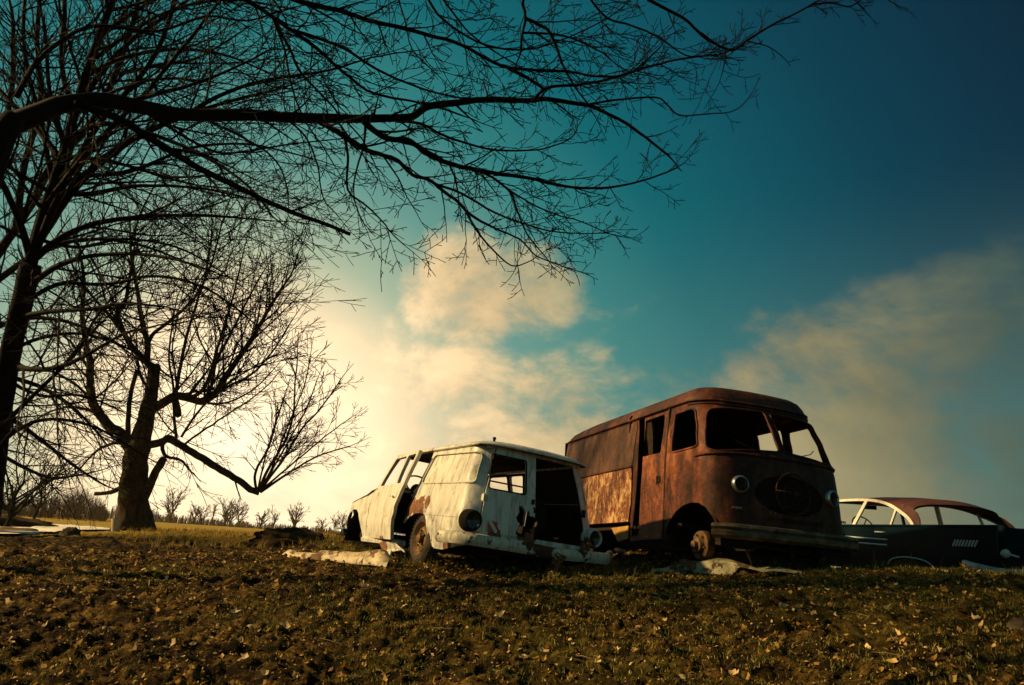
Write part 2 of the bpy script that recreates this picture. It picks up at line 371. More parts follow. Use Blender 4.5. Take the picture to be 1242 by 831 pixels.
def panel(name, outline, holes, fn, mat, parent, step=.07, thick=.014, flip=False, holestep=None, mb=None, inner=1):
    loops = [resample(outline, step)] + [resample(h, holestep or step) for h in holes]
    pts = []; edges = []
    for lp in loops:
        o = len(pts); pts += [V(p) for p in lp]; edges += [(o + i, o + (i + 1) % len(lp)) for i in range(len(lp))]
    bnd = np.array([tuple(p) for p in pts])
    xs = [p[0] for p in outline]; ys = [p[1] for p in outline]
    nx = int((max(xs) - min(xs)) / step); ny = int((max(ys) - min(ys)) / step)
    for i in range(1, nx + 1):
        for j in range(1, ny + 1):
            x = min(xs) + i * step + (.5 * step if j % 2 else 0); y = min(ys) + j * step
            if not pin(x, y, outline) or any(pin(x, y, h) for h in holes): continue
            if np.min((bnd[:, 0] - x) ** 2 + (bnd[:, 1] - y) ** 2) < (step * .45) ** 2: continue
            pts.append(V((x, y)))
    vv, _, ff, *_ = geometry.delaunay_2d_cdt(pts, edges, [], 0, 1e-6)
    tri = []
    for f in ff:
        cx = sum(vv[i][0] for i in f) / 3; cy = sum(vv[i][1] for i in f) / 3
        if pin(cx, cy, loops[0]) and not any(pin(cx, cy, h) for h in loops[1:]): tri.append(tuple(f))
    P = [V(fn(q[0], q[1])) for q in vv]; Nn = [V((0, 0, 0)) for _ in P]
    for f in tri:
        n = (P[f[1]] - P[f[0]]).cross(P[f[2]] - P[f[0]])
        for i in f: Nn[i] += n
    sg = -1 if flip else 1
    Nn = [(n * sg).normalized() if n.length > 0 else V((0, 0, 1)) for n in Nn]
    Q = [p - n * thick for p, n in zip(P, Nn)]
    n0 = len(P); own = mb is None
    if own: mb = MB()
    of = [f if not flip else f[::-1] for f in tri]
    mb.add(P, of); mb.add(Q, [f[::-1] for f in of], inner)
    cnt = {}
    for f in of:
        for k in range(3):
            e = (f[k], f[(k + 1) % 3]); cnt[e] = 1
    vs_ = []; fs = []
    for (a, b) in cnt:
        if (b, a) not in cnt:
            o = len(vs_); vs_ += [P[a], P[b], Q[b], Q[a]]; fs.append((o + 3, o + 2, o + 1, o)) if True else None
    mb.add(vs_, fs)
    if own: return mb.build(name, mat, parent, smooth=True)
def sheet(fn, us, vs_, flip=False, mb=None, mi=0):
    n = len(us); m = len(vs_); pts = [V(fn(u, v)) for v in vs_ for u in us]; fs = []
    for j in range(m - 1):
        for i in range(n - 1):
            f = (j * n + i, j * n + i + 1, (j + 1) * n + i + 1, (j + 1) * n + i); fs.append(f[::-1] if flip else f)
    mb.add(pts, fs, mi)
def lin(a, b, n): return [a + (b - a) * i / (n - 1) for i in range(n)]
def interp(x, tab):
    if x <= tab[0][0]: return tab[0][1]
    for (a, p), (b, q) in zip(tab, tab[1:]):
        if x <= b:
            t = (x - a) / (b - a); t = t * t * (3 - 2 * t) * .5 + t * .5; return p + (q - p) * t
    return tab[-1][1]
def crom(P, n=6):
    out = []
    for i in range(len(P) - 1):
        p0 = P[max(i - 1, 0)]; p1 = P[i]; p2 = P[i + 1]; p3 = P[min(i + 2, len(P) - 1)]
        for k in range(n):
            t = k / n
            out.append(((p1 * 2) + (p2 - p0) * t + (p0 * 2 - p1 * 5 + p2 * 4 - p3) * t * t + (p1 * 3 - p0 - p2 * 3 + p3) * t ** 3) * .5)
    out.append(P[-1].copy()); return out

# ------------------------------------------------------------------ ground
GC = [(0, 831, 4.3), (310, 831, 4.2), (621, 831, 4.2), (930, 831, 4.1), (1242, 831, 4.0),
      (0, 690, 7.5), (200, 688, 8.5), (400, 688, 8.3), (514, 688, 8.75), (650, 699, 8.5), (800, 703, 7.9), (900, 702, 8.1), (970, 697, 8.3), (1050, 694, 8.4), (1140, 698, 8.3), (1242, 703, 8.3),
      (120, 648, 15), (163, 646, 16.4), (230, 649, 15), (345, 665, 12.5), (300, 654, 16), (430, 660, 12), (430, 652, 18), (60, 652, 14), (0, 652, 13),
      (240, 637, 90), (420, 649, 90), (30, 629, 60)]
gp = []
for px, py, d in GC: gp.append(tuple(at(px, py, d)))
for p in ((5.2, 10.5, -.24), (6.5, 12, -.32), (3, 11, -.28), (8.5, 9.4, -.02), (9, 12, -.2), (7, 16, -.45), (12, 14, -.3), (1.2, 10, -.42), (-.5, 11, -.44), (1, 15, -.6), (-9, 9, -.6), (-12, 15, -.7), (20, 30, -.8), (0, 30, -.75), (-25, 40, -.7), (-14, 3, -1.2), (14, 3, -.3), (-5, 1.5, -1.25), (5, 1.5, -.85)): gp.append(p)
def wcoord(x, y):
    r = math.hypot(x, y) + .6; th = max(-1.6, min(1.6, math.atan2(x, y))); return (th * 1.3, math.log(r))
GW = np.array([wcoord(p[0], p[1]) for p in gp]); GZ = np.array([p[2] for p in gp])
for th in (-1.9, -1, 0, 1, 1.9):
    GW = np.vstack([GW, [th, math.log(300)]]); GZ = np.append(GZ, -1.0)
    GW = np.vstack([GW, [th, math.log(1.0)]]); GZ = np.append(GZ, -1.15)
def tps(d2): return .5 * d2 * np.log(d2 + 1e-9)
_n = len(GW); _d = ((GW[:, None] - GW[None]) ** 2).sum(-1)
_A = np.zeros((_n + 3, _n + 3)); _A[:_n, :_n] = tps(_d) + np.eye(_n) * 2e-3
_A[:_n, _n] = 1; _A[:_n, _n + 1:] = GW; _A[_n, :_n] = 1; _A[_n + 1:, :_n] = GW.T
_s = np.linalg.solve(_A, np.append(GZ, [0, 0, 0]))
BUMPS = [(2.8, 10.7, 1.0, 1.5, .34), (.0, 10.3, .8, 1.3, .2), (1.6, 11.8, 1.4, 1.2, .26), (7, 11.5, 1.5, 2, .14)]
def gz_arr(X, Y):
    r = np.hypot(X, Y) + .6; th = np.clip(np.arctan2(X, Y), -1.6, 1.6) * 1.3
    r = np.minimum(r, 320); W_ = np.stack([th, np.log(r)], -1); out = np.empty(len(W_))
    for i in range(0, len(W_), 20000):
        w = W_[i:i + 20000]; d = ((w[:, None] - GW[None]) ** 2).sum(-1)
        out[i:i + 20000] = tps(d) @ _s[:_n] + _s[_n] + w @ _s[_n + 1:]
    for bx, by, sx, sy, h in BUMPS: out = out + h * np.exp(-(((X - bx) / sx) ** 2 + ((Y - by) / sy) ** 2))
    return out
def micro(x, y):
    r = math.hypot(x, y)
    k = 1 if r < 14 else max(.25, 1 - (r - 14) / 30)
    p = V((x, y, 0))
    a = noise.fractal(p * .9, 1., 2., 3) * .035
    rid = 1 - abs(noise.noise(V((x * 1.3 + y * .35, y * 3.4 - x * .5, 2.2)))) * 2
    a += rid * .028
    a += noise.fractal(p * 5.5 + V((3, 1, 7)), .8, 2.1, 4) * .055
    a += max(0, noise.noise(p * 13 + V((9, 2, 1)))) * .042
    return a * k
def gz(x, y, m=True):
    return float(gz_arr(np.array([x]), np.array([y]))[0]) + (micro(x, y) if m else 0)
rad = [0.25]; 
while rad[-1] < 590:
    r = rad[-1]; k = .02 if r < 3 else (.0055 if r < 10 else (.009 if r < 22 else (.03 if r < 80 else .12)))
    rad.append(r * (1 + k))
th = list(np.linspace(-PI, -.85, 40, endpoint=False)) + list(np.linspace(-.85, .85, 640, endpoint=False)) + list(np.linspace(.85, PI, 40, endpoint=False))
rad = np.array(rad); th = np.array(th)
RR, TT = np.meshgrid(rad, th, indexing='ij'); X = (RR * np.sin(TT)).ravel(); Y = (RR * np.cos(TT)).ravel()
Z = gz_arr(X, Y)
mic = np.zeros(len(X))
for i in range(len(X)):
    if X[i] * X[i] + Y[i] * Y[i] < 6400: mic[i] = micro(X[i], Y[i])
far = np.hypot(X, Y)
Z = Z + mic
nr, nt = len(rad), len(th)
ii, jj = np.meshgrid(np.arange(nr - 1), np.arange(nt), indexing='ij'); ii = ii.ravel(); jj = jj.ravel(); j2 = (jj + 1) % nt
F = np.stack([ii * nt + jj, (ii + 1) * nt + jj, (ii + 1) * nt + j2, ii * nt + j2], -1).astype(np.int32)
me = bpy.data.meshes.new('ground')
nv = len(X) + 1
co_ = np.zeros((nv, 3)); co_[:-1, 0] = X; co_[:-1, 1] = Y; co_[:-1, 2] = Z; co_[-1] = (0, 0, -1.15)
me.vertices.add(nv); me.vertices.foreach_set('co', co_.ravel())
tris = [(nv - 1, j, (j + 1) % nt) for j in range(nt)]
nl = len(F) * 4 + len(tris) * 3
me.loops.add(nl); me.loops.foreach_set('vertex_index', np.concatenate([F.ravel(), np.array(tris).ravel()]).astype(np.int32))
me.polygons.add(len(F) + len(tris))
ls = np.concatenate([np.arange(len(F)) * 4, len(F) * 4 + np.arange(len(tris)) * 3]).astype(np.int32)
me.polygons.foreach_set('loop_start', ls)
me.polygons.foreach_set('use_smooth', np.ones(len(ls), dtype=bool))
me.update(calc_edges=True); me.validate()
me.materials.append(GROUND)
go = bpy.data.objects.new('ground', me); C.objects.link(go); tag(go, kind='structure')

rnd = random.Random(7)
# ------------------------------------------------------------------ old white wagon
W = empty('abandoned_wagon', 'derelict cream white panel wagon with its rear corner facing us and one back door missing', 'wagon',
          (.382, 8.34, -.594), (R(.54), R(3.62), R(30.84)))
W.rotation_euler = (R(.54), R(3.62), R(30.84))
ZT = [(.3, .90), (.45, .925), (.7, .965), (.82, .955), (.84, .94), (1.14, .90), (1.2, .88), (1.66, .775), (1.75, .76)]
def hwW(y, z):
    h = interp(z, ZT)
    if y > 3.1: h -= .05 * ((y - 3.1) / 1.1) ** 2
    if .95 < y < 3.4 and z < .84:
        h -= .03 * min(1, (y - .95) / .3) * min(1, (3.4 - y) / .3)
    return h
RC = .17
def yrear(x, z): return .17 * max(0, z - .75) ** 1.15 + .05 * (x / .85) ** 2 + .03 * max(0, x) * max(0, z - .75) - .02
def wside(sx):
    def f(y, z):
        h = hwW(y, z); e = RC - RC * PI / 2
        if y >= RC:
            x, yy = h, y
            yy += yrear(.85, z) * max(0, 1 - (y - RC) / 1.0)
            if y > 4.0: x -= .10 * ((y - 4.0) / .25) ** 2
        elif y > e:
            a = (RC - y) / RC; x = h - RC + RC * math.cos(a); yy = RC - RC * math.sin(a) + yrear(.85, z)
        else:
            x = h - RC - (e - y); yy = yrear(min(x, .85), z)
        return (sx * x, yy, z)
    return f
SEAM = RC - RC * PI / 2 - .02
def w_xs(z): return hwW(0, z) - RC - (RC - RC * PI / 2 - SEAM)
fend = [(1.06 + .0, 1.0)]
FT = [(2.9, 1.17), (3.1, 1.15), (3.4, 1.07), (3.8, 1.01), (4.07, .97), (4.2, .90), (4.26, .80)]
def ft(y): return interp(y, FT)
quarter = [(SEAM, .60), (-.02, .50), (.22, .455), (.5, .415), (.72, .42), (.88, .48), (.93, .62), (1.0, .74), (1.09, .80), (1.22, .825), (1.42, .82), (1.6, .77), (1.73, .69),
           (1.70, .80), (1.62, 1.05), (1.57, 1.17), (1.52, 1.40), (1.47, 1.66), (.1, 1.66), (SEAM, 1.66)]
pw = roundp([(-.0, 1.19), (1.48, 1.21), (1.40, 1.60), (-.0, 1.57)], .07, 5)
body = MB()
for sx in (-1, 1):
    f = wside(sx)
    panel('q', quarter, [pw], f, None, None, .08, .014, flip=(sx == -1), mb=body)
    # blanked panel window set a little inward
    def fi(y, z, f=f, sx=sx):
        p = f(y, z); return (p[0] - sx * .012, p[1] + (.012 if y < 0 else 0), p[2])
    panel('q', [(p[0] + (.02 if p[0] > .7 else -.02), p[1]) for p in pw], [], fi, None, None, .09, .01, flip=(sx == -1), mb=body)
    # front fender
    fen = [(3.13, .46), (3.22, .42), (3.26, .50), (3.36, .68), (3.5, .80), (3.66, .855), (3.84, .86), (3.98, .79), (4.07, .66), (4.10, .54), (4.2, .54), (4.26, .62), (4.26, .78), (4.2, .89), (4.07, .955), (3.8, 1.0), (3.4, 1.06), (3.13, 1.135)]
    panel('q', fen, [], f, None, None, .07, .014, flip=(sx == -1), mb=body)
    # windshield pillar and roof rail over the doors
    body.tube([V(f(3.0, 1.15)), V(f(2.86, 1.35)), V(f(2.70, 1.58)), V(f(2.60, 1.66))], .026, 6)
    body.tube([V(f(2.60, 1.66)), V(f(2.0, 1.665)), V(f(1.45, 1.665)), V(f(.8, 1.665)), V(f(.15, 1.665))], .022, 6)
    # rocker sill
    body.tube([V(f(1.74, .43)), V(f(3.2, .43))], .045, 6)
W_body = body.build('body', WP, W, smooth=True, ang=40)
# rear frame header and sill
mb = MB()
mb.tube([V((x, yrear(x, 1.655) + .01, 1.655)) for x in lin(-.70, .70, 11)], .026, 6)
mb.build('rear_header', WP, W, smooth=True, ang=40)
mb = MB(); mb.box((0, .07, .63), (1.5, .16, .07)); mb.build('rear_sill', WP, W)
# roof
mb = MB()
def roofW(a, b, off=0):
    x = .80 * a; y = 1.40 + 1.32 * b + (.10 * abs(a) ** 5 if b < -.5 else 0)
    z = 1.672 + (.115 - off) * (max(0, 1 - abs(a) ** 3.2) ** .55) * (max(0, 1 - abs(b) ** 7) ** .6)
    k = 1 - .06 * max(0, b) ** 2
    return (x * k, y + (.06 * (1 - a * a) * (-1 if b < -.9 else 0)) + (.05 * (1 - a * a) if b > .9 else 0), z)
us = [math.sin(t) for t in lin(-PI / 2, PI / 2, 33)]; vs2 = [math.sin(t) for t in lin(-PI / 2, PI / 2, 41)]
sheet(lambda a, b: roofW(a, b), us, vs2, mb=mb); sheet(lambda a, b: (lambda q: (q[0] * .985, q[1], q[2] - .018))(roofW(a, b)), us, vs2, flip=True, mb=mb, mi=1)
rf = mb.build('roof', WP, W, smooth=True)
mb = MB()
edge = [V(roofW(a, -1)) for a in lin(-1, 1, 17)]
mb.tube([V((-.80, 2.66, 1.668)), V((-.80, .22, 1.668))] + edge + [V((.80, .22, 1.668)), V((.80, 2.66, 1.668))], .014, 6)
mb.build('drip_rail', WP, W, smooth=True)
mb = MB(); mb.tube([V((-.60, .2, 1.73)), V((-.60, .2, 1.765))], .016, 8); mb.lathe([(0, .0), (.0, .022), (.02, .022), (.03, .0)], (-.60, .2, 1.755), (0, 0, 1), 10)
mb.build('roof_marker', BLK2, W)
# windshield header/cowl/hood
mb = MB()
def hood(a, y):
    e = ft(y); hw = hwW(y, .95) - (.10 * ((y - 4.0) / .25) ** 2 if y > 4.0 else 0)
    return (a * hw, y + .05 * (1 - a * a) * max(0, (y - 3.6)), e + .085 * (max(0, 1 - abs(a) ** 4) ** .5) * (1 - .5 * max(0, (y - 3.9) / .4)) + .02 * math.exp(-((abs(a) - .55) / .06) ** 2))
us = lin(-1, 1, 33); ys = lin(2.95, 4.26, 26)
sheet(hood, us, ys, mb=mb); sheet(lambda a, y: (lambda q: (q[0] * .985, q[1], q[2] - .02))(hood(a, y)), us, ys, flip=True, mb=mb)
mb.build('hood', WP, W, smooth=True)
nose = MB()
def nosef(x, z): return (x, 4.26 + .05 * (1 - (x / .8) ** 2) + .02 * math.sin((z - .55) * 6), z)
panel('n', [(-.72, .52), (.72, .52), (.74, .80), (-.74, .80)], [roundp([(-.40, .58), (.40, .58), (.40, .74), (-.40, .74)], .05), [( -.58 + .09 * math.cos(t), .68 + .09 * math.sin(t)) for t in lin(0, 2 * PI, 19)[:-1]], [(.58 + .09 * math.cos(t), .68 + .09 * math.sin(t)) for t in lin(0, 2 * PI, 19)[:-1]]], nosef, None, None, .07, .014, flip=True, mb=nose)
nose.build('nose_panel', WP, W, smooth=True)
mb = MB()
for z in lin(.6, .72, 5): mb.box((0, 4.28, z), (.8, .02, .012))
mb.build('grille', CHR, W)
for sx in (-1, 1):
    mb = MB(); mb.lathe([(.04, .0), (.035, .05), (.02, .085), (0, .1), (-.03, .1), (-.06, .06)], (sx * .58, 4.27, .68), (0, 1, 0), 20)
    mb.build('headlight', LENS, W, smooth=True)
mb = MB()
bp = [V((-.96, 3.98, .50)), V((-.99, 4.2, .505)), V((-.92, 4.38, .51)), V((-.6, 4.46, .51)), V((0, 4.49, .51)), V((.6, 4.46, .51)), V((.92, 4.38, .51)), V((.99, 4.2, .505)), V((.97, 4.0, .50))]
mb.tube(crom(bp, 5), .06, 8)
mb.build('front_bumper', CHR, W, smooth=True)
# doors
def door(sx, ang):
    f = wside(sx)
    hinge = V(f(3.12, .8))
    dout = [(3.11, .46), (3.11, 1.14), (3.0, 1.17), (2.86, 1.37), (2.69, 1.60), (2.63, 1.64), (1.50, 1.64), (1.55, 1.40), (1.60, 1.17), (1.66, 1.04), (1.755, .72), (1.76, .46)]
    hole = roundp([(2.86, 1.20), (2.60, 1.60), (2.05, 1.60), (2.05, 1.20)], .04)
    hole2 = roundp([(1.98, 1.20), (1.98, 1.60), (1.60, 1.60), (1.68, 1.20)], .04)
    d = MB(); rot = Matrix.Rotation(sx * R(ang), 3, 'Z')
    hp = V((hinge.x, 3.11, 0))
    g = lambda y, z: tuple(rot @ (V(f(y, z)) + V((sx * .004, 0, 0)) - hp) + hp)
    panel('d', dout, [hole] + ([hole2]), g, None, None, .08, .045, flip=(sx == -1), mb=d)
    o = d.build('door', WP, W, smooth=True, ang=50)
    h = MB(); a = V(g(1.95, 1.02)); b = V(g(1.84, 1.015)); n = V((sx * .035, 0, 0))
    h.tube([a, a + n, b + n, b + n * .3], .009, 6); h.build('handle', CHR, o, smooth=True)
    return o
door(-1, 7); door(1, 0)
# rear doors
def rearf(x, z): return (x, yrear(x, z) - .012, z)
xs0 = lambda z: -w_xs(z) + .012
ld = [(xs0(.66), .66), (-.03, .66), (-.03, 1.64), (xs0(1.64), 1.64), (xs0(1.4), 1.4), (xs0(1.15), 1.15), (xs0(.84), .84)]
holer = roundp([(-.665, 1.155), (-.165, 1.155), (-.165, 1.565), (-.64, 1.565)], .035)
rh = []
for k in range(26):
    t = 2 * PI * k / 26; r = 1 + .2 * math.sin(3.1 * t + 1) + .16 * math.sin(7 * t) + rnd.uniform(-.09, .09)
    rh.append((-.165 + .125 * r * math.cos(t), .835 + .17 * r * math.sin(t)))
rh2 = [(-.30 + .035 * math.cos(t) * rnd.uniform(.5, 1.3), .80 + .04 * math.sin(t) * rnd.uniform(.5, 1.3)) for t in lin(0, 2 * PI, 11)[:-1]]
rdm = MB(); panel('d', ld, [holer, rh], rearf, None, None, .07, .035, flip=False, holestep=.03, mb=rdm)
rd = rdm.build('rear_door', WP, W, smooth=True, ang=50)
for z in (1.04, .69):
    h = MB(); h.box((xs0(z) - .005, yrear(.7, z) - .03, z), (.075, .03, .07)); h.tube([V((xs0(z) - .03, yrear(.7, z) - .05, z - .045)), V((xs0(z) - .03, yrear(.7, z) - .05, z + .045))], .014, 8)
    h.build('hinge', WP, rd)
    h = MB(); h.box((w_xs(z) + .0, yrear(.7, z) - .02, z + .02), (.04, .03, .09)); h.build('hinge', BLK2, W)
h = MB(); h.box((-.075, yrear(0, 1.1) - .035, 1.085), (.035, .02, .06)); h.tube([V((-.075, -.03, 1.02)), V((-.075, -.05, 1.0)), V((-.06, -.03, .96))], .01, 6); h.build('latch', BLK2, rd)
h = MB()
h.add([V((-.655, -.022, .635 + .04)), V((-.535, -.026, .625 + .04)), V((-.535, -.024, .785)), V((-.655, -.020, .795))], [(0, 1, 2, 3)], 0)
h.add([V((-.655, -.025, .795)), V((-.625, -.026, .795)), V((-.535, -.029, .70)), V((-.535, -.029, .665)), V((-.56, -.029, .665)), V((-.655, -.026, .77))], [(0, 5, 4, 3, 2, 1)], 1)
h.build('sticker', [RED, WHT], rd)
# window beads
for sx in (-1, 1):
    f = wside(sx); mb = MB(); pp = [V(f(*p)) + V((sx * .004, -.003 if p[0] < .1 else 0, 0)) for p in resample(pw, .05)]
    mb.tube(pp + [pp[0]], .010, 5); mb.build('window_bead', WP, W, smooth=True)
mb = MB(); pp = [V(rearf(*p)) for p in resample(holer, .05)]; mb.tube(pp + [pp[0]], .010, 5); mb.build('window_seal', BLK2, rd, smooth=True)
# crease line between quarter and lower fender
for sx in (-1, 1):
    f = wside(sx); mb = MB(); mb.tube([V(f(y, .785 + .02 * y)) for y in lin(1.06, -.1, 14)], .007, 5); mb.build('fender_seam', WP, W, smooth=True)
# tail lamps
for sx, zz in ((-1, .765), (1, .785)):
    mb = MB(); c = (sx * .865, .04, zz)
    mb.lathe([(.04, .125), (-.03, .122), (-.085, .112), (-.10, .103), (-.10, .092), (-.07, .088)], c, (0, 1, 0), 28)
    tl = mb.build('tail_lamp', BLK if sx < 0 else WP, W, smooth=True, ang=35)
    mb = MB(); mb.lathe([(-.07, .09), (-.06, .05), (-.05, 0.001)], c, (0, 1, 0), 24); mb.build('lens', LENS, tl, smooth=True)
# rear bumper, bent, with rust
mb = MB()
bl = [V((-1.03, .42, .56)), V((-1.02, .15, .565)), V((-.97, -.09, .565)), V((-.7, -.17, .56)), V((-.3, -.20, .555)), V((0, -.20, .54)), V((.15, -.205, .535)), V((.5, -.19, .55)), V((.85, -.15, .56)), V((1.06, -.09, .565))]
path = crom(bl, 6); prof = [(0, .065), (.03, .055), (.048, .02), (.048, -.03), (.02, -.07), (-.02, -.07), (-.02, .06)]
vs_ = []; ns = len(prof)
for i, p in enumerate(path):
    t = (path[min(i + 1, len(path) - 1)] - path[max(i - 1, 0)]).normalized(); o = V((t.y, -t.x, 0)).normalized()
    wob = .012 * math.sin(i * .9)
    for (a, b) in prof: vs_.append(p + o * (a + wob) + V((0, 0, b)))
fs = [(i * ns + k, (i + 1) * ns + k, (i + 1) * ns + (k + 1) % ns, i * ns + (k + 1) % ns) for i in range(len(path) - 1) for k in range(ns)]
fs += [tuple(range(ns)), tuple((len(path) - 1) * ns + k for k in range(ns - 1, -1, -1))]
mb.add(vs_, fs); mb.build('rear_bumper', WB, W, smooth=True, ang=40)
mb = MB(); mb.tube([V((.73, -.05, .70)), V((.80, -.05, .70))], .03, 8); mb.box((.74, -.03, .67), (.1, .05, .07)); mb.build('lamp_bracket', WP, W)
# inside
mb = MB()
mb.box((0, 1.6, .60), (1.66, 3.0, .03))                    # floor
mb.box((0, 2.95, .86), (1.6, .03, .56))                    # firewall
mb.box((-.68, 1.2, .70), (.30, .85, .22)); mb.box((.68, 1.2, .70), (.30, .85, .22))
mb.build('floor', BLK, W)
mb = MB(); mb.box((0, 2.78, 1.10), (1.5, .26, .16), Matrix.Rotation(.2, 3, 'X')); mb.lathe([(0, .0), (0, .09), (-.05, .11)], (-.42, 2.7, 1.2), (0, 1, 0), 16); mb.build('dashboard', BLK2, W)
mb = MB(); cst = V((-.50, 2.42, 1.26)); ax = V((0, -.75, .66)).normalized(); a_ = ax.orthogonal().normalized(); b_ = ax.cross(a_)
ring = [cst + (a_ * math.cos(t) + b_ * math.sin(t)) * .2 for t in lin(0, 2 * PI, 29)]
mb.tube(ring, .013, 6, cap=False)
for t in (.3, 2.8): mb.tube([cst, cst + (a_ * math.cos(t) + b_ * math.sin(t)) * .2], .009, 5)
mb.tube([cst, cst - ax * .45], .02, 6); mb.build('steering_wheel', BLK2, W, smooth=True)
SEATM = simple('torn_brown_seat_vinyl', [(.3, (.02, .013, .008)), (.6, (.06, .035, .02)), (.8, (.14, .09, .05))], 7, .8, 0, .5)
mb = MB(); mb.box((0, 2.05, .80), (1.45, .5, .2)); mb.box((0, 1.80, 1.02), (1.45, .14, .42), Matrix.Rotation(.15, 3, 'X')); mb.build('bench_seat', SEATM, W)
mb = MB(); mb.lathe([(-.07, .20), (-.08, .27), (-.05, .33), (.05, .33), (.08, .27), (.07, .20)], (.42, .95, .95), (.25, 1, .1), 28, closed=True); mb.build('spare_tyre', RUB, W, smooth=True)
mb = MB()
for z in (.93, 1.17, 1.42): mb.tube([V((-.8, 1.5, z)), V((.8, 1.5, z))], .012, 5)
mb.build('cargo_rails', BLK2, W)
mb = MB(); mb.box((0, 1.35, .585 - .09), (.95, 2.5, .08)); mb.tube([V((-.75, 1.12, .46)), V((.75, 1.12, .46))], .05, 8); mb.tube([V((-.4, .1, .42)), V((-.3, 2.6, .42))], .035, 8)
mb.build('chassis', BLK2, W)
def wheel(parent, c, r, w, sx, rimr=.2, tyre=True, name='wheel', tilt=0):
    ax = V((sx, 0, math.sin(tilt))).normalized(); m = MB()
    prof = [(-w / 2, rimr), (-w / 2 - .008, rimr + .04), (-w / 2, r * .86), (-w / 2 + .02, r * .96), (-w / 4, r), (w / 4, r), (w / 2 - .02, r * .96), (w / 2, r * .86), (w / 2 + .008, rimr + .04), (w / 2, rimr)]
    m.lathe(prof, c, ax, 40, closed=True)
    a = ax.orthogonal().normalized(); b = ax.cross(a)
    for k in range(44):
        t = 2 * PI * k / 44; d = a * math.cos(t) + b * math.sin(t); tt = ax.cross(d)
        for s_ in (-1, 1):
            rotm = Matrix((ax, tt, d)).transposed(); m.box(V(c) + d * (r + .003) + ax * (s_ * w * .27) + tt * (.012 * s_), (w * .34, .018, .014), rotm)
    o = m.build(name, RUB, parent, smooth=True, ang=35)
    m = MB(); h = w / 2
    m.lathe([(h - .005, rimr + .012), (h + .006, rimr), (h - .02, rimr - .02), (h - .05, rimr - .045), (h - .03, rimr - .06), (h - .018, rimr * .45), (h - .03, rimr * .33), (h + .025, rimr * .26), (h + .03, 0.001)], c, ax, 32)
    for k in range(5):
        t = 2 * PI * k / 5; d = a * math.cos(t) + b * math.sin(t); m.tube([V(c) + d * rimr * .46 + ax * (h - .02), V(c) + d * rimr * .46 + ax * (h + .005)], .012, 6)
    m.build('rim', RIM, o, smooth=True, ang=35); return o
wheel(W, (-.86, 1.12, .515), .315, .17, -1, .205, tilt=.04)
wheel(W, (.80, 1.12, .48), .315, .17, 1, .205)
mb = MB()
for sx in (-1, 1): mb.lathe([(-.06, .05), (-.06, .13), (.0, .14), (.03, .12), (.03, .05), (.08, .05), (.08, .001)], (sx * .7, 3.68, .5), (sx, 0, 0), 24)
mb.tube([V((-.7, 3.68, .5)), V((.7, 3.68, .5))], .04, 6); mb.build('front_hub', BLK2, W, smooth=True, ang=35)
# wheel house liners
for sx in (-1, 1):
    for yc, rr, zc in ((1.3, .46, .42), (3.66, .46, .42)):
        mb = MB(); sheet(lambda u, v, sx=sx, yc=yc, rr=rr, zc=zc: (sx * u, yc + rr * math.cos(v), zc + rr * math.sin(v) * (.88 if yc < 2 else .92)), lin(.45, .88, 3), lin(-.1, PI + .1, 15), mb=mb)
        mb.box((sx * .455, yc, .63), (.02, .92, .44)); mb.build('wheel_housing', BLK, W)
# torn step hanging under the doorway
mb = MB()
q = [V((-.955, 2.42, .41)), V((-1.0, 2.0, .43)), V((-1.02, 1.72, .42)), V((-.99, 1.45, .36)), V((-.97, 1.95, .30)), V((-.95, 2.3, .33))]
mb.add(q + [p + V((.02, 0, -.005)) for p in q], [(0, 1, 2, 3, 4, 5), (11, 10, 9, 8, 7, 6)] + [(i, (i + 1) % 6, 6 + (i + 1) % 6, 6 + i)[::-1] for i in range(6)])
q = [V((-1.0, 1.93, .31)), V((-1.0, 1.83, .33)), V((-1.03, 1.80, .20)), V((-1.02, 1.85, .06)), V((-1.0, 1.9, .16))]
mb.add(q + [p + V((.015, 0, 0)) for p in q], [(0, 1, 2, 3, 4), (9, 8, 7, 6, 5)] + [(i, (i + 1) % 5, 5 + (i + 1) % 5, 5 + i)[::-1] for i in range(5)])
mb.tube([V((-1.0, 1.75, .42)), V((-1.02, 1.5, .37)), V((-1.0, 1.38, .33))], .009, 5)
mb.build('torn_step', WP, W)

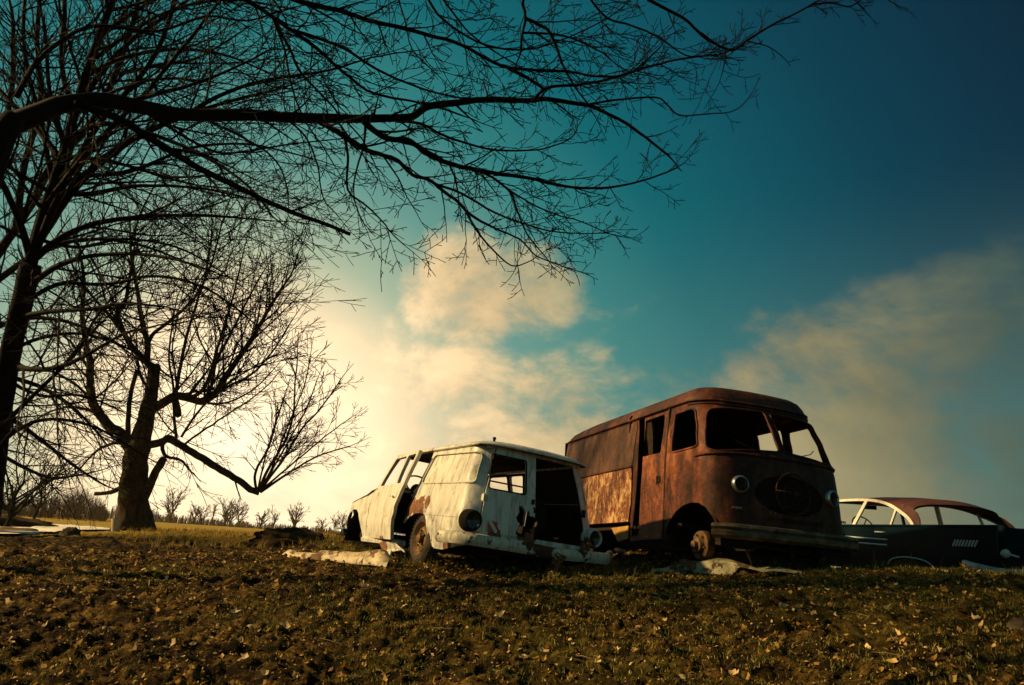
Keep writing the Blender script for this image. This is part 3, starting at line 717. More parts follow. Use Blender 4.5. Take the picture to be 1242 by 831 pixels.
# ------------------------------------------------------------------ rusty step van
Vn = empty('rusted_step_van', 'big rust brown step van without glass, round nose and two headlights facing us', 'van', (3.438, 8.26, -.321))
Vn.rotation_mode = 'YXZ'; Vn.rotation_euler = (R(-1.47), R(1.23), R(17.74))
VL = 4.95; VW = .985; VRC = .34
YF = [(.4, -.02), (.7, .0), (1.1, .02), (1.45, .06), (1.6, .11), (1.85, .21), (2.1, .33), (2.2, .40), (2.32, .47)]
HWV = [(.4, 1.0), (1.5, .985), (1.7, .97), (2.28, .905)]
S1 = VW - VRC; S2 = S1 + VRC * PI / 2
def vmap(u, z, out=0.):
    sx = -1 if u < 0 else 1; u = abs(u); yf = interp(z, YF); hw = interp(z, HWV) + out; ybow = .05
    s1 = S1
    if u <= s1:
        x = u * (hw - VRC) / s1; y = yf + ybow * (u / s1) ** 2
        nx, ny = 0, -1
    elif u <= S2:
        a = (u - s1) / VRC; x = hw - VRC + (VRC) * math.sin(a); y = yf + ybow + VRC * (1 - math.cos(a)); nx, ny = math.sin(a), -math.cos(a)
    else:
        t = (u - S2) / (VL - VRC); x = hw; y = yf + ybow + VRC + t * (VL - VRC - yf - ybow); nx, ny = 1, 0
        if y > VL - .35: k = (y - (VL - .35)) / .35; x = hw - .12 * k ** 2.2
    if out and u <= S2: y -= out if u <= s1 else out * math.cos((u - s1) / VRC)
    return (sx * x, y, z)
def uy(y, z):  # side position -> u
    yf = interp(z, YF) + .05
    if y < yf + VRC:
        c = max(-1, min(1, 1 - (y - yf) / VRC)); return S1 + VRC * math.acos(c)
    return S2 + (y - yf - VRC) * (VL - VRC) / (VL - VRC - yf)
def ux(x, z):
    hw = interp(z, HWV); return x * S1 / (hw - VRC) if abs(x) <= hw - VRC else math.copysign(S1 + VRC * math.asin(min(1, (abs(x) - hw + VRC) / VRC)), x)
def sidep(l, s=-1): return [(s * uy(y, z), z) for y, z in l]
archV = [(1.18, .53), (1.15, .64), (1.06, .76), (.92, .86), (.76, .925), (.58, .95), (.42, .935), (.30, .88), (.22, .78), (.17, .68)]
out = [(-uy(VL, .76), .76), (-uy(2.10, .76), .76), (-uy(2.10, .50), .50)]
out += sidep(archV)
out += [(ux(x, .66), .66) for x in lin(-.88, .88, 9)]
out += sidep(archV[::-1], 1) + [(uy(2.10, .5), .5), (uy(2.1, .76), .76), (uy(VL, .76), .76), (uy(VL, 2.28), 2.28), (-uy(VL, 2.28), 2.28)]
def wsx(sx):
    pts_ = [(.045, 1.635), (.04, 2.185), (.55, 2.17), (.80, 2.13), (.855, 2.0), (.94, 1.60), (.87, 1.55), (.5, 1.60)]
    if sx < 0: pts_[0] = (.03, 1.63)
    return roundp([(sx * ux(x, z), z) for x, z in pts_], .06)
def sidewin(s): return roundp(sidep([(1.07, 1.62), (1.07, 2.15), (.64, 2.155), (.52, 1.9), (.46, 1.63)], s), .06)
doorhole = lambda s: sidep([(2.06, .56), (2.08, 2.25), (1.24, 2.25), (1.25, .56)], s)
backwin = lambda s: sidep([(1.72, 1.64), (1.72, 2.2), (1.2, 2.2), (1.2, 1.64)], s)
eh = [(ux(.03 + .50 * math.cos(t), 1.09) , 1.085 + .245 * math.sin(t) * (1.0 if math.sin(t) > 0 else .92)) for t in lin(0, 2 * PI, 33)[:-1]]
mb = MB()
panel('v', out, [wsx(-1), wsx(1), sidewin(-1), sidewin(1), doorhole(-1), backwin(1), eh], vmap, None, None, .085, .02, flip=False, mb=mb)
# flip decides outward side
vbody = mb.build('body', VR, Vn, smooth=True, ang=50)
# side skins
mb = MB(); panel('v', sidep([(4.86, .77), (2.14, .77), (2.10, 1.00), (2.10, 1.53), (4.86, 1.53)], -1), [], lambda u, z: vmap(u, z, .022 + .004 * math.sin(u * 5) * math.sin(z * 7)), None, None, .09, .016, flip=False, mb=mb)
panel('v', sidep([(4.86, .77), (2.14, .77), (2.10, 1.00), (2.10, 1.53), (4.86, 1.53)], 1)[::-1], [], lambda u, z: vmap(u, z, .022), None, None, .12, .016, flip=False, mb=mb)
mb.build('lower_side_panel', VS, Vn, smooth=True, ang=50)
mb = MB()
for s in (-1, 1):
    panel('v', sidep([(4.84, 1.57), (2.12, 1.57), (2.12, 2.22), (4.84, 2.22)], s), [], lambda u, z: vmap(u, z, .010), None, None, .12, .008, flip=False, mb=mb)
mb.build('upper_side_panel', VU, Vn, smooth=True, ang=50)
mb = MB()
for s in (-1, 1): mb.tube([V(vmap(s * uy(y, 1.55), 1.55, .02)) for y in lin(2.1, 4.8, 12)], .014, 5)
mb.build('waist_moulding', VR, Vn, smooth=True)
# roof cap: rings from gutter inward
mb = MB(); rings = [(0, 2.275, .012), (.0, 2.30, .014), (.02, 2.375, 0), (.07, 2.44, 0), (.15, 2.485, 0), (.28, 2.515, 0), (.45, 2.535, 0), (.65, 2.545, 0), (.9, 2.55, 0)]
NU = 150; umax = uy(VL, 2.28)
prev = None; vsr = []
for (ins, z, o_) in rings:
    row = []
    for k in range(NU + 1):
        u = -umax + 2 * umax * k / NU; x, y, _ = vmap(u, 2.28, o_)
        cx, cy = 0, min(max(y, 1.1), 4.1); hw = interp(2.28, HWV); f = max(0, 1 - ins / hw)
        x2 = x * f; y2 = y + (cy - y) * (1 - f) if y < 1.1 or y > 4.1 else y
        zz = z - (.05 * max(0, (y - 3.8)) ** 1.5) - .02 * max(0, 1 - y2 / .8)
        row.append(V((x2, y2, zz)))
    vsr.append(row)
nrg = len(rings); vv_ = [p for r_ in vsr for p in r_]; fs = [(j * (NU + 1) + i, j * (NU + 1) + i + 1, (j + 1) * (NU + 1) + i + 1, (j + 1) * (NU + 1) + i) for j in range(nrg - 1) for i in range(NU)]
mb.add(vv_, fs)
last = vsr[-1]
for i in range(NU // 2):
    mb.add([last[i], last[i + 1], last[NU - i - 1], last[NU - i]], [(0, 1, 2, 3)])
# rear closing
rb = [r_[0] for r_ in vsr]; rbb = [r_[-1] for r_ in vsr]
mb.add(rb + rbb, [(i, i + 1, nrg + i + 1, nrg + i) for i in range(nrg - 1)])
vroof = mb.build('roof', VROOF, Vn, smooth=True)
mb = MB(); mb.tube([V(vmap(-umax + 2 * umax * k / NU, 2.272, .022)) for k in range(NU + 1)], .014, 6)
mb.build('gutter', VR, Vn, smooth=True)
mb = MB(); mb.box((0, VL - .06, .50), (1.82, .05, .55)); mb.box((0, 3.9, .45), (1.5, .14, .14)); mb.box((.35, 3.0, .42), (.7, .8, .3)); mb.build('rear_valance', BLK2, Vn)
mb = MB(); 
sheet(lambda x, z: (x, VL - .02 + .0 * z, z), lin(-.88, .88, 9), lin(.6, 2.3, 9), mb=mb); sheet(lambda x, z: (x, VL - .04, z), lin(-.88, .88, 9), lin(.6, 2.3, 9), flip=True, mb=mb)
mb.build('rear_wall', VR, Vn)
# sliding door set back in its opening
mb = MB(); dl = sidep([(1.86, .53), (1.84, 1.2), (1.82, 1.64), (1.90, 2.24), (1.22, 2.24), (1.26, .53)], -1)
panel('v', dl, [roundp(sidep([(1.84, 1.66), (1.87, 2.2), (1.34, 2.2), (1.34, 1.66)], -1), .04)], lambda u, z: vmap(u, z, .004), None, None, .08, .03, flip=False, mb=mb)
dv = mb.build('side_door', VD, Vn, smooth=True, ang=50)
mb = MB(); mb.lathe([(0, .055), (.012, .05), (.012, .03), (.0, .001)], V(vmap(-uy(1.36, 1.3), 1.3, .005)), (-1, 0, 0), 14); mb.tube([V(vmap(-uy(1.36, 1.3), 1.34, .03)), V(vmap(-uy(1.36, 1.2), 1.22, .03))], .010, 6); mb.build('handle', BLK2, dv)
# door sill and post, plus a dark plate added so the gap reads as shade
mb = MB(); mb.box((-.80, 1.98, 1.4), (.03, .3, 1.7)); mb.box((-.93, 1.6, .55), (.12, .95, .06)); mb.tube([V((-.99, 1.22, .54)), V((-.985, 1.20, 1.5)), V((-.92, 1.20, 2.25))], .018, 6); mb.build('door_frame_and_dark_plate', BLK2, Vn)
# window frames
for nme, lp in (('windshield_frame', wsx(-1)), ('windshield_frame', wsx(1)), ('window_frame', sidewin(-1)), ('window_frame', sidewin(1))):
    mb = MB(); pp = [V(vmap(u, z, .004)) for u, z in resample(lp, .06)]; mb.tube(pp + [pp[0]], .013, 6); mb.build(nme, VR, Vn, smooth=True)
mb = MB(); mb.tube([V(vmap(u, 1.545 - .02 * abs(u) ** 2, .01)) for u in lin(-1.2, 1.2, 25)], .02, 6); mb.build('cowl_moulding', VR, Vn, smooth=True)
mb = MB(); mb.tube([V(vmap(u, 2.225, .006)) for u in lin(-1.15, 1.15, 25)], .012, 6); mb.build('brow_moulding', VR, Vn, smooth=True)
# wipers
for x0, x1 in ((-.3, -.52), (.22, .42)):
    mb = MB(); mb.tube([V(vmap(ux(x0, 1.6), 1.6, .02)), V(vmap(ux(x1, 1.7), 1.66, .03)), V(vmap(ux(x1 * 1.2, 1.7), 1.72, .03))], .006, 5); mb.build('wiper', BLK2, Vn)
# headlights
for x, z in ((-.655, 1.165), (.675, 1.135)):
    c = V(vmap(ux(x, z), z)); ax = V((x * .25, -1, 0)).normalized(); mb = MB()
    mb.lathe([(-.03, .106), (.03, .103), (.045, .094), (.05, .085), (.035, .078)], c, ax, 30)
    hl = mb.build('headlight', CHR, Vn, smooth=True, ang=40)
    mb = MB(); mb.lathe([(.03, .08), (.0, .062), (-.04, .001)], c, ax, 24); mb.build('bulb_bowl', LENS, hl, smooth=True)
# grille: dark plate added to hide the sunlit inside, louvres, ring
mb = MB()
for i in range(13):
    z = .875 + i * .035; w_ = .5 * math.sqrt(max(0.02, 1 - ((z - 1.085) / .25) ** 2)); 
    pts_ = [V(vmap(ux(.03 + x, z), z, -.02)) for x in lin(-w_, w_, 9)]; mb.tube(pts_, .009, 4)
mb.build('grille', BLK2, Vn)
mb = MB(); mb.box((.03, .34, 1.08), (1.3, .02, .75)); mb.build('grille_back_plate', BLK, Vn)
mb = MB(); c = V((.04, -.005, 1.12))
def flatring(m, c, r, t, n=36, y=0):
    m.tube([c + V((r * math.cos(a), y + .03 * (r * math.cos(a)) ** 2, r * math.sin(a))) for a in lin(0, 2 * PI, n + 1)], t, 6, cap=False)
flatring(mb, c, .245, .010); flatring(mb, c, .13, .006); mb.tube([c + V((-.25, -.01, .02)), c + V((.08, -.01, .0))], .007, 5)
mb.lathe([(0, .001), (0, .035), (-.02, .03), (-.025, .001)], c + V((.02, -.01, 0)), (0, 1, 0), 12)
mb.build('grille_ring', VR, Vn, smooth=True)
mb = MB()
for i in range(24):
    x = -.30 + i * .034; p = V(vmap(ux(x, .80), .80, .006)); mb.box(p, (.013, .014, .05), Matrix.Rotation(.35, 3, 'Y'))
mb.build('louvre_row', VR, Vn)
for x, z, sg in ((-.71, .875, -1), (.80, .86, 1)):
    mb = MB(); p = V(vmap(ux(x, z), z, .01)); mb.box(p, (.15, .010, .008))
    for i in range(6): mb.box(p + V((-.06 + i * .024, -.006, .012)), (.010, .008, .026))
    mb.build('name_badge', VB, Vn)
for bx_ in (-.28, -.22):
    mb = MB(); mb.box(V(vmap(ux(bx_, .87), .87, .005)), (.018, .01, .03)); mb.build('badge_remnant', VB, Vn)
# bumper
mb = MB(); us = lin(-(S1 + .30), S1 + .32, 45); prof = [(.055, .70), (.10, .685), (.115, .655), (.095, .625), (.115, .60), (.11, .56), (.07, .525), (.04, .525), (.04, .70)]
vs_ = []; ns = len(prof)
for u in us:
    for (o_, z) in prof: vs_.append(V(vmap(u, .6, o_ + .02)) * 1 + V((0, 0, z - .6)))
fs = [(i * ns + k, i * ns + (k + 1) % ns, (i + 1) * ns + (k + 1) % ns, (i + 1) * ns + k) for i in range(len(us) - 1) for k in range(ns)]
fs += [tuple(range(ns - 1, -1, -1)), tuple((len(us) - 1) * ns + k for k in range(ns))]
mb.add(vs_, fs); mb.build('front_bumper', VB, Vn, smooth=True, ang=40)
# chassis, floor, inside
mb = MB(); mb.box((0, 2.9, .70), (1.85, 4.0, .04)); mb.box((0, .62, .98), (1.0, 1.1, .04)); mb.box((-.4, 2.5, .5), (.09, 4.6, .14)); mb.box((.4, 2.5, .5), (.09, 4.6, .14))
mb.tube([V((-.8, .62, .44)), V((.8, .62, .44))], .045, 8); mb.tube([V((-.5, .2, .5)), V((.5, .2, .46))], .035, 8); mb.box((0, .5, .62), (.5, .6, .3)); mb.tube([V((-.6, .15, .55)), V((-.5, .1, .3)), V((-.45, .2, .14))], .018, 6)
mb.tube([V((.05, .1, .6)), V((.0, .0, .36))], .02, 6); mb.box((.25, .75, .36), (1.5, .5, .34)); mb.box((.3, 1.6, .40), (.6, 1.2, .3)); mb.tube([V((-.5, .45, .42)), V((-.62, .3, .2)), V((-.5, .2, .12))], .022, 6)
mb.build('chassis', BLK2, Vn)
for sx in (-1, 1):
    mb = MB()
    sheet(lambda u, v, sx=sx: (sx * u, .62 + .54 * math.cos(v), .48 + .49 * math.sin(v)), lin(.48, .93, 3), lin(-.1, PI + .1, 17), mb=mb)
    mb.box((sx * .48, .62, .72), (.02, 1.1, .6))
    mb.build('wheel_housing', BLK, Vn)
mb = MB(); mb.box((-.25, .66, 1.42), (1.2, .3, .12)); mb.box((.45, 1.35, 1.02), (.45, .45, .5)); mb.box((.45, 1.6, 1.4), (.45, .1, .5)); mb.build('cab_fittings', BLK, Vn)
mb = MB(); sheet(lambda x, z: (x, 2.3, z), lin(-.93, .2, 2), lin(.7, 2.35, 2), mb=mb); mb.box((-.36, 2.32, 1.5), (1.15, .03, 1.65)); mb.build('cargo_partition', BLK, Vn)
# brake drums
def drum(parent, c, sx, name='brake_drum'):
    m = MB(); m.lathe([(-.10, .05), (-.10, .165), (-.085, .175), (-.02, .175), (0, .168), (.008, .145), (0, .10), (.05, .085), (.055, .05), (.10, .045), (.115, .025), (.115, .001)], c, (sx, 0, 0), 32)
    for k in range(6):
        t = 2 * PI * k / 6 + .2; m.tube([V(c) + V((0, .125 * math.cos(t), .125 * math.sin(t))), V(c) + V((sx * .035, .125 * math.cos(t), .125 * math.sin(t)))], .011, 6)
    return m.build(name, RIM, parent, smooth=True, ang=35)
drum(Vn, (-.86, .60, .455), -1); drum(Vn, (.86, .60, .455), 1)
wheel(Vn, (-.82, 3.9, .42), .37, .19, -1, .22); wheel(Vn, (.82, 3.9, .42), .37, .19, 1, .22)
mb = MB(); p = [(-.97, 2.75, .70), (-.97, 2.22, .72), (-.985, 2.20, .54), (-.96, 2.55, .50)]
p = [V(q) for q in p]; mb.add(p + [q + V((.02, 0, 0)) for q in p], [(0, 1, 2, 3), (7, 6, 5, 4)] + [(i, (i + 1) % 4, 4 + (i + 1) % 4, 4 + i)[::-1] for i in range(4)])
mb.build('side_step', simple('ochre_step_paint', [(.3, (.25, .13, .03)), (.7, (.5, .3, .08))], 8, .7), Vn)

# ------------------------------------------------------------------ sedan
S = empty('dark_sedan', 'dark blue finned sedan with brown roof and white window trim at the right edge', 'car', (7.404, 9.365, -.315))
S.rotation_mode = 'YXZ'; S.rotation_euler = (R(.97), R(-.54), R(8.17))
HS = [(.25, .86), (.45, .90), (.62, .915), (.78, .895), (.90, .885), (.97, .865)]
def sside(sx):
    def f(y, z):
        h = interp(z, HS); 
        if y > 4.3: h -= .16 * ((y - 4.3) / .9) ** 2
        if y < .5: h -= .03 * (1 - y / .5)
        if z > .8 and y < 1.2: h += .0
        return (sx * h, y - (.06 * (z - .3) if y < .2 else 0), z)
    return f
so_ = [(-.02, .40), (1.10, .30), (1.13, .40), (1.22, .455), (1.4, .49), (1.64, .50), (1.88, .485), (2.04, .44), (2.12, .36), (2.14, .27), (3.9, .27), (3.95, .42), (4.06, .56), (4.28, .64), (4.5, .57), (4.62, .42), (4.66, .33), (5.2, .36), (5.22, .80), (5.0, .90), (4.0, .96), (3.4, .975), (1.9, .975), (1.2, .985), (.5, .985), (.0, .99), (-.06, .96), (-.03, .7)]
mb = MB()
for sx in (-1, 1): panel('s', so_, [], sside(sx), None, None, .1, .02, flip=(sx == -1), mb=mb)
# crease ridge on rear quarter
sheet(lambda a, y: (a * .845, y, .955 - .0 * y + .02 * (1 - a * a) + (.03 * abs(a) ** 6)), lin(-1, 1, 21), lin(.02, 1.45, 12), mb=mb)
sheet(lambda a, y: (a * .845, y, .965 + .05 * (1 - a * a) ** .5 - .05 * max(0, (y - 4.3))), lin(-1, 1, 21), lin(3.45, 5.2, 12), mb=mb)
# rear face
sheet(lambda a, z: (a * .80, -.0 + .05 * (1 - a * a) * -1, z), lin(-1, 1, 13), lin(.35, .955, 8), flip=False, mb=mb)
sheet(lambda a, z: (a * .78, 5.2 + .04 * (1 - a * a), z), lin(-1, 1, 13), lin(.3, .86, 6), flip=True, mb=mb)
mb.build('body', SB, S, smooth=True, ang=50)
for sx in (-1, 1):
    mb = MB(); f = sside(sx); mb.tube([V(f(y, .975)) for y in lin(-.05, 3.5, 25)], .02, 6); mb.build('belt_moulding', SB, S, smooth=True)
# roof sheet
def rprof(y): return interp(y, [(.9, 1.0), (1.25, 1.18), (1.6, 1.36), (1.9, 1.435), (2.3, 1.475), (2.8, 1.495), (3.4, 1.48), (3.75, 1.42), (3.85, 1.38)])
arcL = [(3.72, 1.40), (3.59, 1.43), (3.04, 1.43), (2.61, 1.405), (2.19, 1.325), (1.78, 1.165), (1.60, 1.07), (1.49, .985)]
arcx = lambda z: -.86 + .45 * max(0, z - .97)
mb = MB()
def arcz(y): return interp(y, [(q[0], q[1]) for q in arcL[::-1]])
def roofS(a, y):
    yy = y; ze = arcz(max(yy, 1.49)); xe = -arcx(ze); zc = rprof(max(yy, 1.75))
    k = max(0, 1 - abs(a) ** 2.6) ** .6
    return (a * xe * (1 - .0 * k), yy, ze + max(0.0, (zc - ze)) * k)
ysr = lin(1.92, 3.75, 22); us = [math.sin(t) for t in lin(-PI / 2, PI / 2, 31)]
sheet(roofS, us, ysr, mb=mb); sheet(lambda a, y: (lambda q: (q[0], q[1], q[2] - .025))(roofS(a, y)), us, ysr, flip=True, mb=mb)
# roof tail drooping over the wrapped rear window
def tailS(a, t):
    p = V(roofS(a, 1.92)); y = 1.92 - t * (.42 - .10 * abs(a)); return (p.x, y, p.z - .10 * t * t * (1 - abs(a) ** 3))
sheet(tailS, us, lin(0, 1, 6), flip=True, mb=mb); sheet(lambda a, t: (lambda q: (q[0], q[1], q[2] - .03))(tailS(a, t)), us, lin(0, 1, 6), mb=mb)
# rear roof pillars, a triangle between the side window arc and the back window
for sx in (-1, 1):
    pp = [(1.95, 1.24), (1.92, 1.33), (1.70, 1.27), (1.52, 1.18), (1.42, 1.08), (1.37, .985), (1.49, .985), (1.60, 1.07), (1.78, 1.165)]
    panel('s', pp, [], lambda y, z, sx=sx: (sx * -arcx(z), y, z), None, None, .06, .02, flip=(sx == -1), mb=mb)
mb.build('roof', SR, S, smooth=True)
for sx in (-1, 1):
    mb = MB(); pts_ = crom([V((sx * -arcx(z), y, z)) for y, z in arcL], 5)
    # flat strip
    n = len(pts_); vs_ = []
    for i, p in enumerate(pts_):
        t = (pts_[min(i + 1, n - 1)] - pts_[max(i - 1, 0)]).normalized(); w_ = V((sx * .42, 0, -.9)); w_ = (w_ - t * w_.dot(t)).normalized(); o_ = V((sx * .9, 0, .42)) * .018
        vs_ += [p - w_ * .012 + o_ * -.5, p - w_ * .012 + o_, p + w_ * .036 + o_, p + w_ * .036 - o_ * .5]
    mb.add(vs_, [(4 * i + k, 4 * i + (k + 1) % 4, 4 * i + 4 + (k + 1) % 4, 4 * i + 4 + k) for i in range(n - 1) for k in range(4)])
    mb.build('window_trim', SW, S)
    for (y0, z0, y1, z1, w_) in ((2.93, .98, 3.0 - .2, 1.40, .085), (2.0, .98, 1.99, 1.25, .04)):
        mb = MB(); a = V((sx * -arcx(z0) , y0, z0)); b = V((sx * -arcx(z1), y1, z1)); d = (b - a).normalized()
        vs_ = []
        for p in (a, b):
            for (oy, ox) in ((-w_ / 2, -.012), (w_ / 2, -.012), (w_ / 2, .018), (-w_ / 2, .018)): vs_.append(p + V((sx * ox, oy, 0)))
        mb.add(vs_, [(0, 1, 5, 4), (1, 2, 6, 5), (2, 3, 7, 6), (3, 0, 4, 7)])
        mb.build('door_pillar', SW, S)
    mb = MB()
    mb.tube([V((sx * .80, 3.78, .98)), V((sx * .68, 3.72, 1.4))], .03, 6)
    mb.build('front_pillar', SB, S)
    # slanted chrome marks, trims, handle
    for k in range(8):
        y = .69 - k * .052; mb = MB(); a = V(sside(sx)(y, .70)); b = V(sside(sx)(y - .045, .785)); mb.tube([a + V((sx * .008, .0, 0)), b + V((sx * .008, .0, 0))], .0115, 5); mb.build('chrome_slash', SMET, S)
    for z0, z1, ya in ((.79, .755, 2.05), (.70, .672, 2.05)):
        mb = MB(); mb.tube([V(sside(sx)(y, z1 + (z0 - z1) * (y - ya) / 1.2)) + V((sx * .005, 0, 0)) for y in lin(ya, 4.2, 12)], .014, 5); mb.build('side_trim', SMET, S)
    mb = MB(); a = V(sside(sx)(2.32, .875)); b = V(sside(sx)(2.12, .87)); n = V((sx * .03, 0, 0)); mb.tube([a, a + n, b + n, b], .012, 6); mb.build('door_handle', SMET, S)
    mb = MB(); f = sside(sx); mb.tube(crom([V(f(y, z)) + V((sx * .008, 0, 0)) for y, z in ((1.12, .34), (1.15, .415), (1.25, .468), (1.42, .497), (1.64, .508), (1.86, .49), (2.02, .445), (2.10, .38))], 4), .010, 5); mb.build('arch_trim', SMET, S)
    # tail lamp housing
    mb = MB(); c0 = V((sx * .84, -.075, .62)); 
    st = [(.60, .05, -.10), (.66, .062, -.10), (.8, .055, -.10), (.92, .048, -.115), (.985, .03, -.13)]
    vs_ = []; ns = 8
    for z, hw_, yy in st:
        for k in range(ns): t = 2 * PI * k / ns; vs_.append(V((sx * .835 + hw_ * math.cos(t), yy + .05 + .05 * math.sin(t), z)))
    mb.add(vs_, [(i * ns + k, i * ns + (k + 1) % ns, (i + 1) * ns + (k + 1) % ns, (i + 1) * ns + k) for i in range(len(st) - 1) for k in range(ns)] + [tuple((len(st) - 1) * ns + k for k in range(ns))])
    th_ = mb.build('tail_fin', SB, S, smooth=True)
    mb = MB(); mb.lathe([(0, .001), (0, .05), (.03, .058), (.06, .05), (.075, .001)], (sx * .835, -.05, .635), (0, -1, 0), 18); mb.build('tail_lamp', SMET, th_, smooth=True)
    mb = MB(); mb.tube([V((sx * .83, -.10, .64)), V((sx * .72, -.10, .61)), V((sx * .66, -.10, .60))], .012, 6); mb.build('lamp_spear', SMET, th_)
    for yc in (1.64, 4.28): wheel(S, (sx * .80, yc, .31), .32, .17, sx, .19)
# rear window pillars seen through the glassless opening are the far door pillars; bumper
mb = MB(); prof = [(0, .05), (.035, .035), (.04, 0), (.03, -.04), (-.01, -.045), (-.01, .045)]
path = crom([V((-.93, .50, .475)), V((-.95, .2, .43)), V((-.90, -.02, .40)), V((-.72, -.15, .40)), V((-.3, -.19, .405)), V((.3, -.19, .405)), V((.72, -.15, .40)), V((.90, -.02, .40)), V((.95, .2, .42)), V((.93, .45, .44))], 5)
vs_ = []; ns = len(prof)
for i, p in enumerate(path):
    t = (path[min(i + 1, len(path) - 1)] - path[max(i - 1, 0)]).normalized(); o = V((t.y, -t.x, 0)).normalized()
    for (a, b) in prof: vs_.append(p + o * a + V((0, 0, b)))
mb.add(vs_, [(i * ns + k, (i + 1) * ns + k, (i + 1) * ns + (k + 1) % ns, i * ns + (k + 1) % ns) for i in range(len(path) - 1) for k in range(ns)] + [tuple(range(ns)), tuple((len(path) - 1) * ns + k for k in range(ns - 1, -1, -1))])
mb.build('rear_bumper', SMET, S, smooth=True, ang=40)
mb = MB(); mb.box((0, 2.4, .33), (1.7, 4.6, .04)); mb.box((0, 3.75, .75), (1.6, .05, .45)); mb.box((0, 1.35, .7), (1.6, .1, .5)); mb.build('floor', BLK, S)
mb = MB(); mb.box((0, 2.85, .55), (1.4, .5, .2)); mb.box((0, 2.6, .76), (1.4, .13, .36)); mb.box((0, 1.8, .55), (1.4, .5, .2)); mb.box((0, 1.52, .76), (1.4, .13, .36)); mb.build('bench_seats', SEATM, S)
mb = MB(); cst = V((-.38, 3.35, .99)); ax = V((0, -.85, .5)).normalized(); a_ = ax.orthogonal().normalized(); b_ = ax.cross(a_)
mb.tube([cst + (a_ * math.cos(t) + b_ * math.sin(t)) * .2 for t in lin(0, 2 * PI, 25)], .013, 6, cap=False); mb.tube([cst + a_ * .2, cst - a_ * .2], .010, 5); mb.tube([cst, cst - ax * .3], .02, 6); mb.build('steering_wheel', BLK2, S)
mb = MB(); mb.tube([V((-.1, 3.6, 1.42)), V((-.1, 3.5, 1.36))], .008, 5); mb.box((-.1, 3.5, 1.34), (.24, .02, .07)); mb.build('rear_view_mirror', BLK2, S)

# ------------------------------------------------------------------ trees
def grow(mb, p, d, L, r, lvl, P, rng, mi=0):
    """one shoot with its own side shoots; P: list of per-level dicts"""
    q = P[lvl]; n = max(2, int(L / q['seg'])); seg = L / n; pts = [p.copy()]; rads = [r]
    ph = rng.uniform(0, 6.28); wd = q['wob']; d = d.normalized(); rmin = P[-1]['rmin']
    kids = q.get('kids', 0) if lvl + 1 < len(P) else 0; nxt = q.get('first', .2) * L; gap = q.get('gap', .2); run = 0
    side = 1
    for i in range(n):
        d = (d + V((rng.gauss(0, wd), rng.gauss(0, wd), rng.gauss(0, wd))) + V((0, 0, q['up'])) * (.5 + i / n)).normalized()
        p = p + d * seg; run += seg; f = 1 - run / L * q.get('tap', .75); pts.append(p.copy()); rads.append(max(rmin, r * f))
        while kids and run > nxt and run < L * .97:
            nxt += gap * rng.uniform(.5, 1.5)
            ax = d.orthogonal().normalized(); ph += 2.4 + rng.uniform(-.5, .5)
            perp = Matrix.Rotation(ph, 3, d) @ ax; an = R(rng.uniform(*q['ang']))
            cd = d * math.cos(an) + perp * math.sin(an)
            cl = P[lvl + 1]['len'] * rng.uniform(.45, 1.15) * (1 - .45 * run / L) * min(1.2, .5 + L / q['len'] * .6)
            grow(mb, p, cd, cl, max(rmin, rads[-1] * q.get('cr', .6)), lvl + 1, P, rng, mi)
    mb.tube(pts, rads, 3 if r < .02 * P[0].get('big', 1) else 5, cap=False, mi=mi)
def limb(mb, pix, depth, w0, w1, P, rng, twmb=None, gap=.25, lvl0=0, ang=(25, 60), start=.0, wig=.0, upb=.0, lens=1., end_shoot=True, sides=8, ddep=0., lump=.22, k0=None):
    """main limb through picture points at its own distance; sprouts shoots along it"""
    n0 = len(pix); pts = []
    for i, q in enumerate(pix):
        dd = depth + (ddep * i / (n0 - 1)) + (rng.uniform(-wig, wig) if 0 < i < n0 - 1 else 0)
        pts.append(at(q[0], q[1], q[2] if len(q) > 2 else dd))
    pts = crom(pts, 4); n = len(pts); tot = sum((pts[i + 1] - pts[i]).length for i in range(n - 1))
    dref = depth / FPX; rads = []; run = 0
    jit = min(.12 * w1, .22) * dref
    for i in range(n):
        f = run / tot; rads.append(((w0 + (w1 - w0) * f ** .85) * dref) / 2)
        if 0 < i < n - 1: pts[i] = pts[i] + V((rng.gauss(0, jit), rng.gauss(0, jit), rng.gauss(0, jit)))
        if i < n - 1: run += (pts[i + 1] - pts[i]).length
    mb.tube(pts, rads, sides, cap=True, lump=lump if w0 > 6 else 0)
    tw = twmb or mb; run = 0; nxt = start * tot; ph = rng.uniform(0, 6)
    if P:
        for i in range(1, n - 1):
            d = (pts[i + 1] - pts[i - 1]).normalized(); step = (pts[i] - pts[i - 1]).length; run += step
            while run > nxt:
                nxt += gap * rng.uniform(.4, 1.6)
                ph += 2.4 + rng.uniform(-.6, .6); perp = Matrix.Rotation(ph, 3, d) @ d.orthogonal().normalized(); an = R(rng.uniform(*ang))
                cd = (d * math.cos(an) + perp * math.sin(an) + V((0, 0, upb))).normalized(); f = run / tot
                grow(tw, pts[i], cd, P[lvl0]['len'] * rng.uniform(.5, 1.2) * (1 - .35 * f) * lens, max(P[-1]['rmin'], min(rads[i] * .55, P[lvl0]['r0'])), lvl0, P, rng)
        if end_shoot: grow(tw, pts[-1], (pts[-1] - pts[-3]).normalized(), P[lvl0]['len'] * .5 * lens, max(P[-1]['rmin'], rads[-1] * .95), lvl0, P, rng)
    return pts

